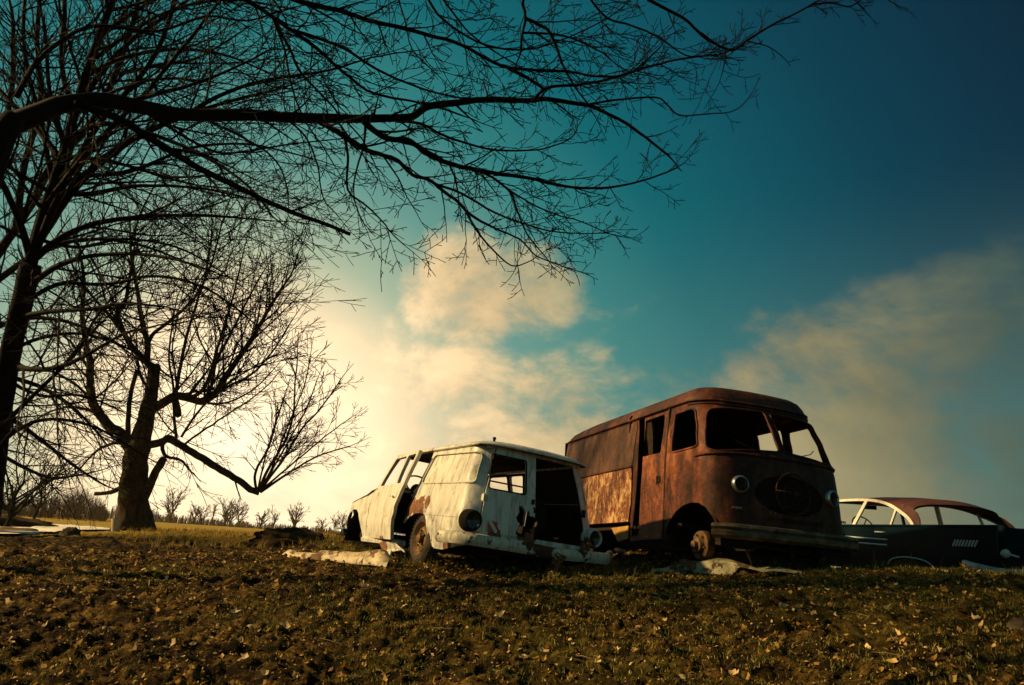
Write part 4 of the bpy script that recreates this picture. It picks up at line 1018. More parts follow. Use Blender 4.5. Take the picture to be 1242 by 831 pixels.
# ---- tree whose limbs hang over the scene
rng = random.Random(11)
PA = [dict(len=.80, r0=.014, seg=.085, wob=.11, up=.012, kids=1, gap=.10, first=.12, ang=(28, 62), cr=.62, tap=.7),
      dict(len=.36, seg=.06, wob=.14, up=.05, kids=1, gap=.085, first=.2, ang=(30, 65), cr=.75, tap=.6),
      dict(len=.12, seg=.035, wob=.16, up=.12, kids=0, gap=1, ang=(30, 60), tap=.5, rmin=.0036)]
PAl = [dict(PA[0], len=.55, gap=.13), PA[1], PA[2]]
A = empty('overhanging_tree', 'leafless tree whose long bare limbs reach across the top of the sky', 'tree', at(-150, 735, 6.0))
T = MB(); B = MB()
base = at(-150, 735, 3.96); base.z = gz(base.x, base.y) - .1; A.location = base
trunkA = crom([base, at(-130, 600, 3.98), at(-95, 450, 4.08), at(-48, 300, 4.25), at(-5, 180, 4.4), at(18, 140, 4.47)], 5)
T.tube(trunkA, [.17 - .11 * (i / (len(trunkA) - 1)) for i in range(len(trunkA))], 12, lump=.15)
adp = lambda px: (px - 450) / 1000 * 3.4
L = lambda pix, dep, w0, w1, P=PA, gap=.16, **k: limb(B, [(q[0], q[1], dep + adp(q[0])) for q in pix], dep, w0 * (1.25 if w0 < 9 else 1.05), w1 * 1.2, P, rng, gap=gap, **k)
L([(0, 158), (50, 136), (90, 124), (130, 122), (180, 131), (225, 139), (300, 139), (360, 143), (420, 144), (480, 143), (500, 141), (517, 130), (540, 126), (590, 121), (640, 122), (665, 120), (700, 126), (720, 130), (760, 150), (790, 172), (812, 190)], 6.0, 17.5, 2.8, gap=.24, start=.25, lens=.8, P=PAl)
L([(648, 121), (665, 106), (700, 103), (735, 97), (770, 86), (790, 80), (835, 70), (873, 66), (887, 60)], 5.9, 3.6, 2.2, start=.15)
L([(712, 127), (750, 121), (795, 118), (810, 128), (825, 140), (860, 138), (885, 136), (900, 128), (912, 113)], 6.0, 2.8, 1.2, gap=.3, lens=.5)
L([(440, 146), (458, 162), (475, 169), (495, 170), (510, 180), (530, 193), (560, 202), (600, 210), (640, 216), (680, 225), (710, 228), (750, 226), (790, 216), (822, 203)], 5.9, 6.5, 1.8)
L([(480, 147), (510, 150), (535, 163), (560, 172), (600, 182), (650, 182), (680, 174), (695, 165), (700, 155)], 6.1, 3.2, 1.4)
L([(575, 205), (600, 217), (620, 235), (627, 255), (640, 285), (662, 312)], 5.9, 3, 1.4)
L([(590, 210), (620, 232), (650, 250), (680, 262), (700, 267), (738, 283)], 6.1, 2.4, 1.2)
L([(385, 146), (400, 155), (417, 165), (445, 182), (470, 190), (483, 195), (500, 212), (520, 218), (535, 230), (555, 245), (570, 260), (600, 277), (630, 290), (650, 310), (675, 320)], 5.8, 5.5, 1.4)
L([(525, 222), (560, 235), (600, 258), (640, 273), (680, 282), (735, 283)], 5.9, 3, 1.2)
L([(562, 250), (575, 275), (595, 300), (620, 322), (640, 318), (650, 312)], 5.8, 2.6, 1.2, gap=.25, lens=.6)
L([(417, 160), (422, 190), (422, 230), (445, 250), (465, 270), (475, 283), (490, 297)], 5.9, 3, 1.2)
L([(345, 143), (370, 165), (385, 200), (392, 240), (410, 262)], 6.1, 2.2, 1.2)
L([(-48, 300), (-70, 180), (-40, 20), (80, -60), (230, -40), (300, -25), (359, 0), (388, 8), (415, 14), (448, 25), (489, 34), (521, 43), (559, 54), (597, 75), (616, 82), (645, 85), (691, 87), (729, 93), (766, 88), (800, 58)], 5.6, 10, 2.0, start=.3, gap=.17)
L([(616, 82), (640, 95), (660, 108)], 5.7, 4.5, 3, P=None)
L([(-48, 300), (-75, 150), (-20, -20), (110, -70), (230, -45), (299, 0), (328, 19), (352, 36), (386, 60), (410, 82), (436, 103), (453, 113), (485, 120), (525, 128), (560, 140)], 5.7, 8, 2.0, start=.3, gap=.17)
L([(352, 36), (390, 48), (420, 60), (450, 80), (480, 95), (520, 110), (570, 120), (620, 118)], 5.8, 3.4, 1.3)
L([(335, 25), (340, 39), (352, 60), (364, 87), (393, 118), (415, 142), (440, 170), (455, 200)], 5.9, 3.2, 1.2, lens=.7)
L([(330, 20), (345, 60), (355, 110), (372, 150), (392, 178), (405, 200)], 5.6, 2.4, 1.2, lens=.6)
L([(500, -40), (600, -50), (632, -10), (634, 5), (637, 22), (633, 45), (631, 66)], 5.5, 5, 2.6, gap=.3, lens=.6, start=.5)
L([(637, 22), (652, 29), (666, 38), (676, 60), (684, 82), (697, 105), (713, 126)], 5.5, 4, 2)
L([(634, 40), (666, 41), (693, 46), (715, 56), (732, 65), (750, 80), (764, 87)], 5.6, 2.8, 1.4)
L([(500, -50), (640, -60), (700, -25), (717, 0), (737, 22), (766, 31), (800, 46), (831, 67), (857, 67), (873, 58)], 5.4, 4.5, 1.6, start=.4)
L([(560, -60), (700, -70), (765, -20), (788, 0), (829, 22), (844, 36), (860, 49), (887, 61), (906, 49), (935, 31), (960, 19), (986, 6), (1010, 4), (1030, 8), (1048, -3)], 5.3, 6, 2.0, start=.45, gap=.24, lens=.55)
L([(880, 60), (879, 75), (876, 88)], 5.3, 2.2, 1.5)
L([(906, 50), (930, 56), (942, 63), (950, 70)], 5.3, 1.9, 1.2, gap=.2, lens=.3)
L([(1000, 0), (1030, -6), (1040, 4), (1053, 18)], 5.3, 2, 1.3, lens=.3)
L([(985, 5), (1020, -12), (1060, -10), (1080, 2), (1092, 8)], 5.3, 2, 1.2, lens=.3)
L([(95, 122), (105, 130), (144, 144), (173, 162), (202, 180), (245, 206), (289, 227), (325, 245), (361, 260), (400, 274), (425, 284)], 5.9, 7, 4, gap=.3, lens=.55, end_shoot=False)
L([(160, 122), (240, 100), (300, 75), (330, 60), (360, 62)], 6.2, 4, 1.2)
L([(225, 139), (280, 110), (330, 96), (400, 85), (450, 70), (500, 62)], 6.1, 4, 1.2)
L([(20, 118), (50, 70), (110, 32), (190, 38), (250, 20), (300, 25), (350, 10)], 6.4, 4, 1.4)
L([(-60, 330), (-90, 120), (0, -60), (200, -90), (400, -80), (470, -20), (490, 20), (500, 60), (530, 90)], 5.8, 5, 1.2, start=.45)
L([(500, -60), (520, 0), (545, 30), (590, 55), (640, 60), (690, 45), (740, 20), (770, -5)], 5.7, 3, 1.2)
L([(520, -30), (545, 10), (575, 45), (620, 75), (650, 90)], 5.9, 2.6, 1.2)
L([(240, 140), (300, 170), (330, 190), (345, 215), (350, 245)], 6.2, 2.6, 1.2, lens=.6)
L([(170, 132), (250, 180), (290, 185), (350, 175), (415, 168)], 6.3, 3, 1.2, lens=.6)
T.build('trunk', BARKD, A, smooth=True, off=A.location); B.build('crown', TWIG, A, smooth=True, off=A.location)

# ---- leaning trees at the left edge
rng = random.Random(5)
PB = [dict(len=1.9, r0=.020, seg=.19, wob=.075, up=-.006, kids=1, gap=.17, first=.1, ang=(22, 50), cr=.55, tap=.75),
      dict(len=.95, seg=.13, wob=.10, up=.01, kids=1, gap=.13, first=.12, ang=(25, 55), cr=.6, tap=.7),
      dict(len=.32, seg=.09, wob=.12, up=.03, kids=0, gap=1, ang=(30, 60), tap=.5, rmin=.0033)]
def edge_tree(label, depth, trunkpix, w0, w1, limbs, seed, P=PB, name='leaning_tree', fork=None):
    rg = random.Random(seed)
    b0 = at(trunkpix[0][0], trunkpix[0][1], depth); b0.z = gz(b0.x, b0.y) - .15
    e = empty(name, label, 'tree', b0)
    t_ = MB(); c_ = MB()
    pts = crom([b0] + [at(q[0], q[1], depth) for q in trunkpix[1:]], 5); n = len(pts); k = depth / FPX / 2
    t_.tube(pts, [k * (w0 + (w1 - w0) * (i / (n - 1))) * (1.35 if i == 0 else 1) for i in range(n)], 12, lump=.16)
    for lb in limbs:
        pix, a, b = lb[:3]; kw = lb[3] if len(lb) > 3 else {}
        limb(t_ if a > 12 else c_, pix, depth, a, b, P, rg, twmb=c_, **{**dict(gap=.27, start=.1, ddep=kw.pop('dz', rg.uniform(-1.2, 1.2))), **kw})
    t_.build('trunk', BARKD, e, smooth=True, off=e.location); c_.build('crown', TWIG, e, smooth=True, off=e.location); return e, t_, c_
edge_tree('tall leafless tree leaning right at the left edge with many arching limbs', 7.5,
          [(-25, 700), (-12, 600), (0, 500), (12, 430), (26, 370), (38, 320)], 27, 22, [
    ([(38, 320), (50, 270), (64, 225), (80, 180), (90, 140), (103, 95), (118, 50), (136, 0), (150, -50)], 15, 7, dict(dz=0)),
    ([(42, 300), (70, 255), (105, 212), (150, 176), (200, 150), (260, 128), (330, 110)], 12, 3, dict(dz=.2)),
    ([(38, 315), (20, 260), (-10, 200), (-60, 120)], 9, 5, {}),
    ([(50, 262), (60, 240), (90, 160), (75, 80), (78, 20), (80, -40)], 9, 5, {}),
    ([(95, 130), (125, 85), (165, 45), (215, 10), (250, -20)], 8, 3, {}),
    ([(38, 318), (80, 285), (130, 268), (190, 262), (260, 262), (330, 268)], 9, 2, {}),
    ([(30, 350), (80, 318), (140, 308), (200, 312), (260, 330)], 8, 2, {}),
    ([(60, 235), (110, 235), (170, 225), (240, 228), (300, 240)], 7, 2, {}),
    ([(18, 440), (35, 448), (75, 444), (110, 428), (150, 405), (190, 395)], 8, 2, {}),
    ([(22, 385), (60, 378), (110, 375), (150, 368), (200, 372)], 7, 2, {}),
    ([(85, 165), (130, 150), (190, 165), (250, 190), (300, 225), (330, 262)], 7, 2, {}),
    ([(0, 520), (40, 480), (90, 430), (120, 380), (160, 340)], 6, 2, {}),
    ([(-5, 540), (40, 512), (85, 510), (130, 525), (170, 550)], 6, 2, dict(lens=.8)),
    ([(104, 92), (150, 70), (210, 60), (270, 66), (330, 90)], 6, 2, {}),
    ([(90, 140), (140, 110), (200, 95), (260, 100)], 5, 2, {}),
    ([(75, 195), (40, 150), (0, 110), (-30, 60)], 8, 4, {}),
    ([(120, 45), (170, 10), (230, -20)], 6, 3, {}),
    ([(60, 232), (30, 215), (0, 195)], 6, 4, {}),
    ([(45, 290), (95, 300), (150, 290), (215, 300), (270, 330)], 5, 2, {}), ([(26, 370), (70, 345), (130, 345), (190, 335), (250, 350), (300, 385)], 6, 2, {}),
    ([(55, 250), (110, 180), (170, 120), (220, 60), (260, 10)], 8, 3, {}), ([(70, 210), (150, 210), (230, 180), (300, 175), (370, 190)], 6, 2, {}),
    ([(110, 75), (190, 20), (270, 0), (350, 10)], 5, 2, {}), ([(14, 425), (50, 410), (100, 405), (160, 425), (210, 460)], 5, 2, {}), ([(8, 460), (50, 480), (100, 480), (150, 500)], 5, 2, {}),
    ([(64, 225), (50, 150), (30, 70), (30, 0)], 7, 4, {}), ([(80, 180), (60, 110), (55, 40), (40, -20)], 6, 3, {}), ([(38, 320), (70, 240), (120, 150), (180, 80), (210, 10), (220, -30)], 9, 4, {})], 21)
edge_tree('darker leafless tree behind the leaning one at the left edge', 12.8,
          [(-60, 690), (-55, 560), (-48, 460), (-35, 380), (-18, 330)], 30, 22, [
    ([(-18, 330), (10, 290), (40, 245), (60, 205), (110, 150), (140, 90), (160, 30), (175, -30)], 11, 5, dict(dz=0)),
    ([(-30, 365), (10, 330), (60, 300), (120, 290), (180, 300), (240, 325)], 9, 2, {}),
    ([(-40, 420), (0, 395), (50, 385), (110, 400), (160, 430)], 8, 2, {}),
    ([(-45, 450), (0, 455), (50, 470), (95, 500), (130, 540)], 8, 2, {}),
    ([(-48, 480), (0, 500), (45, 530), (90, 565), (130, 590)], 8, 2, {}),
    ([(-50, 520), (-10, 545), (35, 570), (70, 580), (115, 572)], 7, 2, dict(lens=.8)),
    ([(-20, 335), (-20, 260), (0, 180), (15, 100), (15, 20)], 9, 5, {}),
    ([(20, 275), (30, 200), (50, 120), (45, 50), (50, -20)], 9, 4, {}),
    ([(60, 205), (90, 190), (150, 200), (210, 215), (280, 210)], 6, 2, {}),
    ([(140, 90), (190, 80), (240, 70), (290, 40)], 5, 2, {})], 33)

# ---- old maple
rng = random.Random(3)
PM = [dict(len=2.6, r0=.026, seg=.2, wob=.075, up=.05, kids=1, gap=.27, first=.12, ang=(18, 42), cr=.6, tap=.75),
      dict(len=1.15, seg=.17, wob=.08, up=.035, kids=1, gap=.17, first=.12, ang=(22, 48), cr=.62, tap=.7),
      dict(len=.42, seg=.12, wob=.10, up=.05, kids=0, gap=1, ang=(30, 60), tap=.5, rmin=.0062)]
DM = 16.5
mbase = at(163, 645, DM)
Mt = empty('old_maple_tree', 'old bare maple with a thick gnarled trunk and one long low limb to the right', 'tree', (mbase.x, mbase.y, gz(mbase.x, mbase.y) - .05))
T = MB(); tp = crom([at(162, 650, DM), at(163, 640, DM), at(161, 620, DM), at(162, 595, DM), at(163, 570, DM), at(167, 545, DM), at(174, 522, DM), at(179, 496, DM), at(185, 470, DM), at(187, 450, DM), at(186, 442, DM)], 5)
wid = [(0, 50), (2, 44), (6, 40), (10, 35), (15, 31), (20, 29), (25, 27), (30, 21), (35, 17), (40, 14), (45, 13), (50, 11)]
T.tube(tp, [interp(i, wid) / 2 * DM / FPX for i in range(len(tp))], 18, lump=.28)
for a in lin(0, 2 * PI, 8)[:-1]:   # root flare
    c = at(163, 640, DM); d_ = V((math.cos(a + .3), math.sin(a + .3), 0)); T.tube([c + d_ * .2 + V((0, 0, .35)), c + d_ * .33 + V((0, 0, .05)), c + d_ * .5 + V((0, 0, -.15))], [.12, .12, .08], 7, lump=.2)
T.build('trunk', BARK, Mt, smooth=True, off=Mt.location)
Cr = MB(); Lm = MB()
def M_(pix, w0, w1, gap=.34, P=PM, **k): return limb(Lm, pix, DM, w0, w1, P, rng, twmb=Cr, gap=gap, **k)
M_([(186, 452), (177, 438), (162, 423), (151, 406), (143, 386), (141, 383), (152, 366), (155, 348), (160, 320)], 9, 3, start=.3, wig=.2)
M_([(178, 438), (179, 417), (174, 397), (171, 380), (166, 350), (160, 318), (158, 285)], 8, 2.5, start=.2, wig=.3)
M_([(179, 417), (188, 403), (214, 383), (235, 362), (252, 332), (262, 300)], 5, 2, start=.2, ddep=.8)
M_([(162, 550), (155, 542), (148, 527), (133, 517), (122, 504), (112, 487), (109, 467), (109, 438), (104, 415), (100, 380), (102, 345), (98, 310)], 14, 3, start=.25, wig=.2, lens=.85)
M_([(155, 540), (156, 504), (159, 475), (166, 449)], 6.5, 5, P=None)
M_([(178, 500), (191, 493), (211, 481), (226, 482), (246, 487), (263, 475), (275, 455), (289, 435), (304, 412), (318, 389), (335, 360), (352, 335)], 12, 2.4, gap=.26, start=.15, upb=.7, wig=.25)
M_([(226, 482), (240, 478), (252, 462), (262, 430), (272, 395), (284, 355), (292, 320)], 5, 2, gap=.34, ddep=-.9)
M_([(246, 487), (256, 470), (262, 440), (282, 400), (300, 365), (316, 335)], 5, 2, gap=.34, ddep=.9)
M_([(213, 481), (218, 450), (226, 410), (238, 370), (250, 330), (256, 290)], 5, 2, gap=.36, ddep=-.5)
M_([(211, 481), (216, 500), (215, 503)], 9, 8, P=None)
M_([(214, 532), (211, 504), (210, 467), (205, 438), (208, 400), (215, 360)], 4, 1.6, gap=.4, lens=.7)
M_([(220, 530), (240, 500), (270, 470), (300, 450), (335, 430)], 3.4, 1.5, gap=.3, lens=.7)
M_([(222, 540), (250, 520), (280, 500), (310, 480), (330, 462)], 3, 1.5, gap=.3, lens=.6)
M_([(168, 545), (182, 540), (197, 536), (205, 532), (223, 542), (246, 556), (269, 571), (289, 582), (304, 594), (314, 597)], 9.5, 7.5, gap=1.1, start=.1, lens=.32, end_shoot=False)
for pix, a, b in (([(312, 596), (309, 579), (313, 565), (321, 552), (330, 530), (337, 505), (345, 480)], 3.6, 1.6), ([(314, 596), (322, 575), (334, 555), (348, 530), (356, 500), (358, 467), (361, 430)], 4, 1.5),
                  ([(315, 596), (328, 578), (345, 555), (366, 520), (385, 500), (400, 480), (412, 462)], 4, 1.5), ([(316, 597), (335, 584), (356, 570), (380, 556), (400, 548), (425, 541)], 3.6, 1.3), ([(315, 596), (330, 570), (350, 535), (372, 495), (384, 462)], 3, 1.3), ([(313, 595), (318, 570), (326, 540), (333, 515)], 2.6, 1.2), ([(314, 596), (328, 572), (340, 540), (356, 500), (370, 465), (376, 435)], 3, 1.3), ([(315, 597), (340, 575), (370, 550), (400, 525), (424, 508)], 3, 1.2)):
    M_(pix, a, b, gap=.17, P=[dict(PM[0], len=1.1, gap=.17, up=.03), dict(PM[1], len=.55, gap=.13), dict(PM[2], len=.26)], ddep=rng.uniform(-.9, .9), start=.2)
M_([(190, 538), (197, 534), (197, 545), (202, 554), (213, 556), (222, 560), (228, 568), (236, 576)], 6, 2, gap=.3, P=[dict(PM[1], len=.5, r0=.015, up=-.0), PM[2]], start=.5)
M_([(160, 540), (152, 538), (137, 538), (120, 545), (106, 558)], 5, 2.4, gap=.4, lens=.5)
M_([(168, 597), (147, 592), (138, 596), (130, 598), (115, 599)], 7, 4.5, P=None)
M_([(170, 612), (180, 594), (188, 574), (199, 556)], 12, 9, P=None)
M_([(182, 475), (170, 455), (165, 430), (150, 400), (130, 370), (120, 330)], 4, 1.6, lens=.8)
M_([(151, 406), (130, 380), (105, 350), (85, 315), (75, 280)], 4.5, 1.6, start=.15)
M_([(109, 450), (90, 420), (70, 400), (50, 370), (35, 340)], 4, 1.5, start=.15); M_([(122, 504), (100, 495), (75, 495), (50, 505), (28, 525)], 4, 1.5, lens=.6); M_([(112, 487), (90, 465), (60, 450), (35, 450)], 4, 1.5, lens=.7)
M_([(263, 475), (285, 465), (310, 450), (335, 420), (352, 392)], 4, 1.5, gap=.25, lens=.6); M_([(246, 487), (262, 490), (285, 485), (310, 470), (330, 450)], 3, 1.4, gap=.25, lens=.5)
M_([(158, 300), (170, 260), (190, 220), (205, 190)], 3, 1.3, lens=.8); M_([(262, 300), (270, 270), (285, 245)], 2.4, 1.2, lens=.6)
Lm.build('limbs', BARK, Mt, smooth=True, off=Mt.location); Cr.build('crown', TWIG, Mt, smooth=True, off=Mt.location)

# ---- small thicket tree at the left edge behind
PS = [dict(len=1.3, r0=.03, seg=.2, wob=.09, up=.03, kids=1, gap=.26, first=.15, ang=(25, 55), cr=.6, tap=.75),
      dict(len=.65, seg=.14, wob=.1, up=.03, kids=1, gap=.2, first=.15, ang=(25, 55), cr=.65, tap=.7), dict(len=.3, seg=.12, wob=.1, up=.03, kids=0, ang=(30, 60), tap=.5, rmin=.009)]
def small_tree(label, px, py, depth, pixh, spread, seed, P=PS, nlimb=9, w=5, mat=TWIG, lean=0, name='bare_tree', group=None, ls=1.):
    rg = random.Random(seed); b = at(px, py, depth); k = depth / FPX; H = pixh * k
    b.z = gz(b.x, b.y) - .05 if depth < 60 else b.z
    e = empty(name, label, 'tree', b, group=group); t_ = MB(); c_ = MB()
    top = b + V((lean * H, rg.uniform(-.1, .1) * H, H * .62)); pts = crom([b, b + (top - b) * .35 + V((rg.uniform(-.03, .03) * H, 0, 0)), b + (top - b) * .7 + V((rg.uniform(-.05, .05) * H, 0, 0)), top], 4)
    r0 = w * k / 2; n = len(pts); rr = [r0 * (1 - .6 * i / (n - 1)) for i in range(n)]; t_.tube(pts, rr, 6)
    for i in range(nlimb):
        f = rg.uniform(.25, 1.); j = min(n - 1, int(f * (n - 1))); a = rg.uniform(0, 2 * PI); el = rg.uniform(.5, 1.3)
        d = V((math.cos(a) * spread, math.sin(a) * spread, el)).normalized()
        grow(c_, pts[j], d, P[0]['len'] * ls * rg.uniform(.7, 1.2), max(P[-1]['rmin'], rr[j] * .6), 0, P, rg)
    t_.build('trunk', mat, e, off=e.location); c_.build('crown', mat, e, off=e.location); return e
small_tree('low dark bare tree with a tangled crown standing on the bank at the left edge', 8, 632, 22, 95, .9, 71, [dict(PS[0], len=2.6, gap=.34), dict(PS[1], len=1.2), dict(PS[2], len=.5, rmin=.011)], 13, 7, lean=.12, name='thicket_tree')
small_tree('thin bare tree rising between the bank and the pale snow at the left', 42, 626, 26, 75, .8, 72, [dict(PS[0], len=2.1, gap=.34), dict(PS[1], len=1.0), dict(PS[2], len=.45, rmin=.012)], 9, 4, lean=.05, name='thicket_tree')
# ---- distant trees one by one
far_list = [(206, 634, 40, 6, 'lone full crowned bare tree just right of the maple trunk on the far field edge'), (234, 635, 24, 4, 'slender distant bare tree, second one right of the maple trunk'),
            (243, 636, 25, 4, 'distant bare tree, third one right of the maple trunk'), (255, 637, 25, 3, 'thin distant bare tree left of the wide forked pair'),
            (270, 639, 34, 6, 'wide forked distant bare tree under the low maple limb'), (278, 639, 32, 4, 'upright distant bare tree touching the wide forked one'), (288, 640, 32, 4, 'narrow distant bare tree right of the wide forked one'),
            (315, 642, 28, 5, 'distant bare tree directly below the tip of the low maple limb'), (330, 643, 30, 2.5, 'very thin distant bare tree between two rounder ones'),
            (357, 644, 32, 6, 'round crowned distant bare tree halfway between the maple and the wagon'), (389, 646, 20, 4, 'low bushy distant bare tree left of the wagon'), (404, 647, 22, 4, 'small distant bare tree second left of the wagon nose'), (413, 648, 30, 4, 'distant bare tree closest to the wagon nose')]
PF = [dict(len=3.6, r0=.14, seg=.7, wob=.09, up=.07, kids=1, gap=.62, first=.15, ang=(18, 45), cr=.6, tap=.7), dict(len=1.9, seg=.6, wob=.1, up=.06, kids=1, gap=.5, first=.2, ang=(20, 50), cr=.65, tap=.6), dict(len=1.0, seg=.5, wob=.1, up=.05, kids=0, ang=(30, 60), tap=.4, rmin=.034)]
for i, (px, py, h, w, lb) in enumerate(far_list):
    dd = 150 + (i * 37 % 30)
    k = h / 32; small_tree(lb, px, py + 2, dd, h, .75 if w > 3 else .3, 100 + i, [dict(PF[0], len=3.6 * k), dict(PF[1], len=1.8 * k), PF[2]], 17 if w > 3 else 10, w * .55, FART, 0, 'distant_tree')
# woodland mass
rw = random.Random(9)
def wood(name, x0, x1, yb, hfun, depth, n, w, seed, mat):
    rg = random.Random(seed); m = MB(); k = depth / FPX
    for i in range(n):
        px = rg.uniform(x0, x1); d = depth * rg.uniform(.9, 1.2); h = hfun(px) * rg.uniform(.55, 1.) * k; b = at(px, yb(px) + 1.5, d)
        top = b + V((rg.uniform(-.08, .08) * h, 0, h)); m.tube([b, b.lerp(top, .5), top], [w * k, w * k * .6, w * k * .25], 3, cap=False)
        for j in range(9):
            f = rg.uniform(.1, .95); p = b.lerp(top, f); a = rg.uniform(0, 6.28); L_ = h * rg.uniform(.15, .35) * (1.15 - f * .7)
            q = p + V((math.cos(a) * L_ * .6, math.sin(a) * L_ * .6, L_)); m.tube([p, q], [w * k * .4, w * k * .16], 3, cap=False)
            q2 = p.lerp(q, .5) + V((math.cos(a + 1.5) * L_ * .4, 0, L_ * .4)); m.tube([p.lerp(q, .5), q2], [w * k * .25, w * k * .12], 3, cap=False)
    o = m.build(name, mat); tag(o, kind='stuff'); return o
hz = lambda px: 616.5 + .0697 * px
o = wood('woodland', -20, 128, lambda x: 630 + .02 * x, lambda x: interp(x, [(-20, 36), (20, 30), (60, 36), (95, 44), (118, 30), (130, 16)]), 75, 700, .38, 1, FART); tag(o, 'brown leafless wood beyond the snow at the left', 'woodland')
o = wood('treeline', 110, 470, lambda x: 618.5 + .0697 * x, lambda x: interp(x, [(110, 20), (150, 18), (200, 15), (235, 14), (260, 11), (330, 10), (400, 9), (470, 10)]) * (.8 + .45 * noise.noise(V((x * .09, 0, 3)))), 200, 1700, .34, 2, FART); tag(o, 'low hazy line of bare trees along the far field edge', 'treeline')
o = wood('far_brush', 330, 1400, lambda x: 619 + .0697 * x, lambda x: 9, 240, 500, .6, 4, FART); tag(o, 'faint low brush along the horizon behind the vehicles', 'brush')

HAZE = True
if HAZE:
    m = MB(); m.box((0, 0, 8.5), (1240, 1240, 30)); hm, ht, hb = newmat('haze_air'); ht.nodes.remove(hb)
    pv = nd(ht, 'ShaderNodeVolumePrincipled'); pv.inputs['Density'].default_value = .0002; pv.inputs['Color'].default_value = (.95, .85, .68, 1); pv.inputs['Anisotropy'].default_value = .3
    ht.links.new(pv.outputs[0], ht.nodes['Material Output'].inputs['Volume']); tag(m.build('haze', hm), kind='stuff')
# ------------------------------------------------------------------ ground objects
def curved_sheet(name, label, cat, fn, us, vs_, mat, thick=.012):
    m = MB(); sheet(fn, us, vs_, mb=m); sheet(lambda a, b: V(fn(a, b)) - V((0, 0, thick)), us, vs_, flip=True, mb=m)
    # close the rim
    n, k = len(us), len(vs_)
    top = [V(fn(u, v)) for v in vs_ for u in us]; ring = [i for i in range(n)] + [j * n + n - 1 for j in range(1, k)] + [(k - 1) * n + i for i in range(n - 2, -1, -1)] + [j * n for j in range(k - 2, 0, -1)]
    vs3 = []; fs = []
    for a, b in zip(ring, ring[1:] + ring[:1]):
        o = len(vs3); vs3 += [top[a], top[b], top[b] - V((0, 0, thick)), top[a] - V((0, 0, thick))]; fs.append((o + 3, o + 2, o + 1, o))
    m.add(vs3, fs); ob = m.build(name, mat, smooth=True, ang=22); return tag(ob, label, cat)
def on(px, py, d):
    p = at(px, py, d); return p
# long trim panel at the left of the wagon
pa, pb = on(342, 679, 9.3), on(470, 686, 8.1)
def f1(t, s):
    p = pa.lerp(pb, t); g = gz(p.x, p.y, False)
    prof = interp(t, [(0, .035), (.04, .085), (.1, .05), (.33, .06), (.36, .10), (.7, .115), (.9, .175), (.94, .16), (1, .07)])
    w_ = interp(t, [(0, .10), (.3, .14), (.36, .2), (1, .22)])
    return p * 0 + V((p.x + .05 * s, p.y + (s - .5) * w_ * .9, g + .05 + prof * math.sin(min(1, s * 1.15 + .12) * PI * .62) ** 1.2 - .03 * (s < .12)))
curved_sheet('fender_scrap', 'long pale bent body panel lying on the soil left of the wagon', 'metal panel', f1, lin(0, 1, 40), lin(0, 1, 9), PANEL)
# bent sheet in front of the van
pa, pb = on(790, 696, 8.3), on(972, 697, 7.5)
def f2(t, s):
    p = pa.lerp(pb, t); g = gz(p.x, p.y, False)
    z = interp(t, [(0, .05), (.3, .13), (.5, .18), (.62, .15), (.75, .07), (.85, .09), (1, .035)])
    if s < .12: z -= (interp(t, [(0, .0), (.2, .08), (.54, .16), (.60, .03), (1, .0)])) * (1 - s / .12)
    w_ = interp(t, [(0, .05), (.35, .14), (.6, .34), (.75, .42), (1, .12)])
    return V((p.x, p.y - .05 + s * w_, g + .015 + z + .012 * math.sin(t * 19 + s * 4) + .02 * s - (.05 * (s > .9))))
curved_sheet('bent_hood', 'pale crumpled sheet metal hood lying in front of the rusty van', 'metal panel', f2, [0, .1, .22, .36, .5, .56, .6, .68, .75, .82, .9, 1], [0, .12, .16, .45, .8, 1], HOODM, .008)
# wooden blocks under the drum
bk = on(848, 690, 8.75)
def block(p, size, rz, label, mat=WOOD, name='wood_block', ry=0):
    m = MB(); rot = Matrix.Rotation(rz, 3, 'Z') @ Matrix.Rotation(ry, 3, 'Y'); sx, sy, sz = size
    for k in range(6):
        x = -sx / 2 + sx * k / 5
    nx = 7
    ring = lambda x, j: [V((x, -sy / 2 + j(), -sz / 2 + j())), V((x, sy / 2 + j(), -sz / 2 + j())), V((x, sy / 2 + j(), sz / 2 + j())), V((x, -sy / 2 + j(), sz / 2 + j()))]
    rg = random.Random(int(p[0] * 100)); j = lambda: rg.uniform(-.06, .06) * min(sy, sz)
    vs_ = []
    for k in range(nx): vs_ += ring(-sx / 2 + sx * k / (nx - 1), j)
    fs = [(4 * i + k, 4 * i + 4 + k, 4 * i + 4 + (k + 1) % 4, 4 * i + (k + 1) % 4) for i in range(nx - 1) for k in range(4)] + [(0, 1, 2, 3), tuple(4 * nx - 4 + k for k in (3, 2, 1, 0))]
    m.add([V(p) + rot @ q for q in vs_], fs); o = m.build(name, mat); return tag(o, label, 'wood block')
def vw(x, y, z):
    Rm = (Matrix.Rotation(R(17.74), 3, 'Z') @ Matrix.Rotation(R(-1.47), 3, 'X') @ Matrix.Rotation(R(1.23), 3, 'Y')); return Rm @ V((x, y, z)) + V((3.438, 8.26, -.321))
bp_ = vw(-.88, .6, .455); gzb = gz(bp_.x, bp_.y, False); drum_bottom = bp_.z - .178
hgt = max(.06, drum_bottom - gzb + .03)
block((bp_.x, bp_.y, drum_bottom - hgt * .27), (.42, .22, hgt * .5), .5, 'upper wooden block propping the brake drum of the rusty van')
block((bp_.x - .02, bp_.y + .02, drum_bottom - hgt * .77), (.5, .26, hgt * .48), .2, 'lower wooden block resting on the ground under the brake drum')
